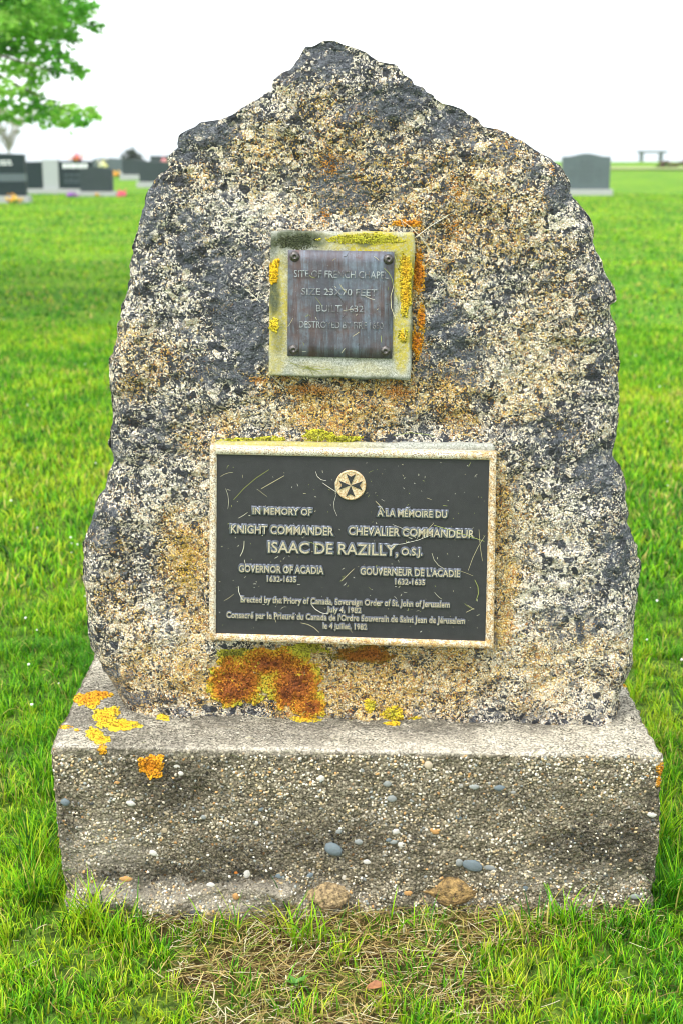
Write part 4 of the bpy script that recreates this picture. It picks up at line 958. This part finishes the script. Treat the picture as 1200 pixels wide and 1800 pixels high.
def bunch(px_, py_, Yoff, r_, cols, label, z=None, tall=1.0, pot=None, name='flower_bunch'):
    g = on_ground(px_, py_) if z is None else None
    loc = (g[0], g[1]+Yoff, 0) if g is not None else z
    root = empty(name, loc, label, 'flowers')
    for k, (nm, cc, n_) in enumerate((('blooms', cols, 60), ('greenery', [(.05, .15, .02), (.09, .22, .03)], 30))):
        Vs, Fs, Cs = [], [], []
        for i in range(n_):
            v = RNG.normal(0, .45, 3); v[2] = abs(v[2]); p = v*r_*np.array([1, .8, tall])*(1 if k == 0 else .9)+np.array([0, 0, r_*.25*(1-k)])
            Fs.append(ICO_F+len(Vs)*12); Vs.append(ICO_V*r_*RNG.uniform(.12, .24)*RNG.uniform(.7, 1.3, (12, 1))+p); Cs.append(np.repeat(np.array(cc[RNG.integers(len(cc))])[None], 12, 0))
        obj(nm, np_mesh(nm, np.concatenate(Vs), np.concatenate(Fs), M_LICHEN, True, {'col': np.concatenate(Cs)}), root)
    return root
bunch(127, 347, 0, .1, [(.25, .05, .45), (.4, .1, .5)], 'purple flowers on the lawn left of the small peaked headstone')
bunch(215, 347, 0, .11, [(.75, .04, .15), (.8, .15, .25)], 'pink red flowers on the lawn right of the small peaked headstone')
bunch(28, 358, -.12, .13, [(.75, .32, .02), (.8, .5, .05)], 'orange flowers on the base of the leftmost black headstone')
bunch(172, 346, -.02, .06, [(.75, .35, .03)], 'tiny orange flowers at the foot of the small peaked headstone')
bunch(203, 311, 0, .16, [(.75, .33, .03), (.8, .45, .06)], 'orange flowers between the grey headstones farther back')
pt = (at(133, 283, g[1])[0], g[1]+.15, Hc-.01); bunch(0, 0, 0, .13, [(.75, .2, .03), (.6, .08, .2)], 'orange and magenta saddle flowers on top of the companion headstone', pt)
gb = on_ground(182, 310); bunch(0, 0, 0, .16, [(.85, .82, .7), (.8, .75, .3)], 'white and pale yellow flowers topping the rounded grey headstone', (at(182, 290, gb[1])[0], gb[1]-.05, at(182, 296, gb[1])[2]))
gp = on_ground(292, 304); bunch(0, 0, 0, .14, [(.8, .3, .35)], 'pink flowers standing on the low dark headstone farthest back', (at(291, 285, gp[1])[0], gp[1]-.06, at(291, 288, gp[1])[2]))

# stone bench at the far edge of the lawn
g = on_ground(1144, 284.5); s = g[1]/2415
be = empty('stone_bench', tuple(g), 'plain stone bench standing at the far edge of the lawn by the sea', 'bench')
M_BENCH = mat_simple('bench stone', (.09, .12, .13), (.15, .18, .19), 20, .8)
bm = bmesh.new(); box(bm, -24*s, 24*s, -.22, .22, .40, .50, .01); bm_obj('seat', bm, M_BENCH, be)
for sx in (-17, 15): bm = bmesh.new(); box(bm, sx*s-.07, sx*s+.07, -.17, .17, -.02, .40, .01); bm_obj('leg', bm, M_BENCH, be)

# ------------------------------------------------------------------ trees and shrubs
def limb(pts, radii, n=8):
    V, F = [], []
    for i, (p, r_) in enumerate(zip(pts, radii)):
        p = np.array(p, float); d = np.array(pts[min(i+1, len(pts)-1)], float)-np.array(pts[max(i-1, 0)], float); B = basis(d)
        for k in range(n): a = 2*math.pi*k/n; V.append(p+(B[0]*math.cos(a)+B[1]*math.sin(a))*r_)
    for i in range(len(pts)-1):
        for k in range(n): F.append((i*n+k, i*n+(k+1) % n, (i+1)*n+(k+1) % n, (i+1)*n+k))
    return np.array(V), np.array(F)
def wiggle(a, b, n, amt, sag=0):
    a, b = np.array(a, float), np.array(b, float); L = np.linalg.norm(b-a)
    return [a+(b-a)*t+RNG.normal(0, amt*L, 3)*math.sin(math.pi*t)+np.array([0, 0, -sag*L*t*(1-t)*-4]) for t in np.linspace(0, 1, n)]
def leaves(centers, radii, per, size, cols, flat_=.55):
    Vs = []; Cs = []
    base_ = np.array([(0, 0, 0), (.35, .42, .05), (.55, .18, 0), (1, 0, -.12), (.55, -.18, 0), (.35, -.42, .05)])
    for c, r_ in zip(centers, radii):
        n = max(4, int(per*(r_/.2)**2)); t = cols[RNG.integers(len(cols))]
        p = RNG.normal(0, .5, (n, 3))*r_*np.array([1, 1, flat_])+c
        a, b, g_ = RNG.uniform(0, 6.28, n), RNG.normal(0, .5, n), RNG.normal(-.3, .4, n); sz = RNG.uniform(.6, 1.2, n)*size
        L = np.repeat(base_[None], n, 0)*sz[:, None, None]
        y, z = L[:, :, 1]*np.cos(b)[:, None]-L[:, :, 2]*np.sin(b)[:, None], L[:, :, 1]*np.sin(b)[:, None]+L[:, :, 2]*np.cos(b)[:, None]
        x = L[:, :, 0]; x2, z2 = x*np.cos(g_)[:, None]-z*np.sin(g_)[:, None], x*np.sin(g_)[:, None]+z*np.cos(g_)[:, None]
        x3, y3 = x2*np.cos(a)[:, None]-y*np.sin(a)[:, None], x2*np.sin(a)[:, None]+y*np.cos(a)[:, None]
        Vs.append((np.stack([x3, y3, z2], -1)+p[:, None]).reshape(-1, 3)); Cs.append(np.repeat(np.array(t)[None]*RNG.uniform(.75, 1.25, (n, 1)), 6, 0))
    V, C = np.concatenate(Vs), np.concatenate(Cs); k = (np.arange(len(V)//6)*6)[:, None]
    F = np.concatenate([k+np.array([[0, 3, 2, 1]]), k+np.array([[0, 5, 4, 3]])]); return V, F, C
def tree(name, base_, label, limbs, cents, rads, per, size, cols, trunk_r, trunk_h, bark=M_BARK):
    root = empty(name, tuple(base_), label, 'tree'); b = np.array(base_)
    V, F = limb([b+np.array([0, 0, -.1]), b+np.array([.02, 0, trunk_h*.25]), b+np.array([-.05, .03, trunk_h*.6]), b+np.array([.03, 0, trunk_h])], [trunk_r*1.35, trunk_r, trunk_r*.85, trunk_r*.55], 14)
    o = obj('trunk', np_mesh('trunk', V, F, bark), root); o.location = -Vector(base_)
    Vs, Fs, off = [], [], 0
    for pts, rr_ in limbs:
        V, F = limb(pts, rr_, 6); Vs.append(V); Fs.append(F+off); off += len(V)
    o = obj('limbs', np_mesh('limbs', np.concatenate(Vs), np.concatenate(Fs), bark), root); o.location = -Vector(base_)
    V, F, C = leaves(cents, rads, per, size, cols)
    o = obj('crown', np_mesh('crown', V, F, M_LEAF, False, {'col': C}), root); o.location = -Vector(base_); o['kind'] = 'stuff'
    return root
TY = 11.0; tb = np.array([-4.9, TY+.3, 0]); cents, rads, limbs = [], [], []
branch_tips = [((180, 42), (-260, -60)), ((150, 128), (-240, 20)), ((176, 196), (-260, 110)), ((60, 215), (-220, 140)), ((120, 60), (-260, -20)), ((150, -20), (-240, -120))]
for (tx, ty), (sx, sy) in branch_tips:
    yy = TY+RNG.uniform(-.5, .5); tip = at(tx-60, ty-4, yy); st = np.array([tb[0]+.1, tb[1], 1.9+RNG.uniform(0, .8)])
    pts_ = wiggle(st, tip, 8, .03, .06); limbs.append((pts_, np.linspace(.04, .003, 8)))
    for _ in range(0): pass
hand = [(20,15,46),(60,20,40),(100,18,36),(135,25,26),(165,42,16),(40,50,40),(85,55,34),(120,62,24),(15,80,34),(60,88,30),(100,95,24),(130,115,18),(145,128,10),(20,118,26),(55,125,20),(95,120,20),(10,155,22),(45,160,22),(60,140,18),
        (70,185,22),(100,190,22),(130,195,20),(158,198,15),(35,190,18),(90,210,20),(120,215,16),(145,214,14),(170,202,8),(12,205,16),(60,208,14),(5,180,14),(112,40,26),(150,8,20),(75,-15,50),(20,-20,50),(130,-25,40),(5,40,30)]
for x, y, r_ in hand:
    yy = TY+RNG.uniform(-.5, .6); cents.append(at(x, y, yy)); rads.append(r_*yy/2500*1.08)
for _ in range(1500):
    v = RNG.normal(0, 1, 3); v /= np.linalg.norm(v); v *= RNG.uniform(.45, 1)**.5; p = tb+np.array([v[0]*2.5-.4, v[1]*2.0, 4.7+v[2]*2.2])
    a, b = topx(p)
    if a > -15 and b > -25: continue
    if p[2] > 8.2: continue
    cents.append(p); rads.append(RNG.uniform(.18, .36))
    if len(cents) > 230: break
for _ in range(22):
    a = RNG.uniform(0, 6.28); t = tb+np.array([2.3*math.cos(a), 2.3*math.sin(a), RNG.uniform(3, 6.2)])
    A, B = topx(t)
    if A > -60 and B > -60: continue
    wp = wiggle(tb+np.array([0, 0, RNG.uniform(1.8, 3.4)]), t, 6, .04); limbs.append((wp, np.linspace(.06, .01, 6)))
    for q_ in wp[2:]:
        for _k in range(3):
            c_q = q_+RNG.normal(0, .22, 3); A, B = topx(c_q)
            if A < -25 or B < -30: cents.append(c_q); rads.append(RNG.uniform(.2, .36))
tree('maple_tree', tb, 'leafy bright green tree reaching in from the left above the headstones', limbs, cents, rads, 260, .07,
     [(.20, .50, .06), (.30, .62, .08), (.12, .38, .04), (.42, .72, .14)], .17, 3.2)
# a pale, barely leafed tree far off to the left
g = on_ground(18, 292); b2 = np.array([g[0], g[1], 0]); lb, ce, ra = [], [], []
for _ in range(26):
    a = RNG.uniform(0, 6.28); t = b2+np.array([1.15*math.cos(a)*RNG.uniform(.3, 1), 1.15*math.sin(a), RNG.uniform(1.3, 2.35)]); lb.append((wiggle(b2+np.array([0, 0, RNG.uniform(.5, 1.1)]), t, 5, .05), np.linspace(.03, .006, 5))); ce.append(t); ra.append(RNG.uniform(.12, .25))
tree('young_tree', b2, 'small pale half-bare tree far behind the leftmost headstones', lb, ce, ra, 90, .12, [(.30, .38, .16), (.40, .46, .25)], .05, 1.2, mat_simple('pale bark', (.25, .23, .2), (.36, .33, .3), 20, .9))
def shrub(px_, py_, Wp, Hp, label, cols, n=24, cat='shrub'):
    g = on_ground(px_, py_); s = g[1]/2415; root = empty('shrub', tuple(g), label, cat); Wm, Hm = Wp*s, Hp*s
    ce = [np.array([RNG.uniform(-.42, .42)*Wm, RNG.uniform(-.3, .3)*Wm*.6, 0]) for _ in range(n)]
    for c in ce: c[2] = RNG.uniform(.15, .82)*Hm*math.sqrt(max(.05, 1-(c[0]/(Wm*.5))**2))
    V, F, C = leaves(ce, [min(Wm, Hm)*.25]*n, 60, .12, [tuple(c_*.5 for c_ in q_) for q_ in cols], .8); o = obj('foliage', np_mesh('foliage', V, F, M_LEAF, False, {'col': C}), root); o['kind'] = 'stuff'
    sV, sF, off = [], [], 0
    for c in ce[::3]: V, F = limb([np.array([c[0]*.2, 0, -.03]), c], [.02, .006], 5); sV.append(V); sF.append(F+off); off += len(V)
    obj('stems', np_mesh('stems', np.concatenate(sV), np.concatenate(sF), M_BARK), root); return root
shrub(233, 293, 34, 32, 'round grey green bush far behind the left headstones', [(.06, .1, .07), (.09, .13, .09)], 26)
shrub(1172, 296, 40, 13, 'low dark green planting with reddish flowers at the right lawn edge', [(.05, .13, .03), (.07, .16, .04), (.35, .1, .1)], 26)
shrub(1212, 294, 40, 16, 'taller reddish flowering planting cut by the right edge of the photo', [(.06, .13, .03), (.4, .14, .14), (.3, .1, .08)], 26)
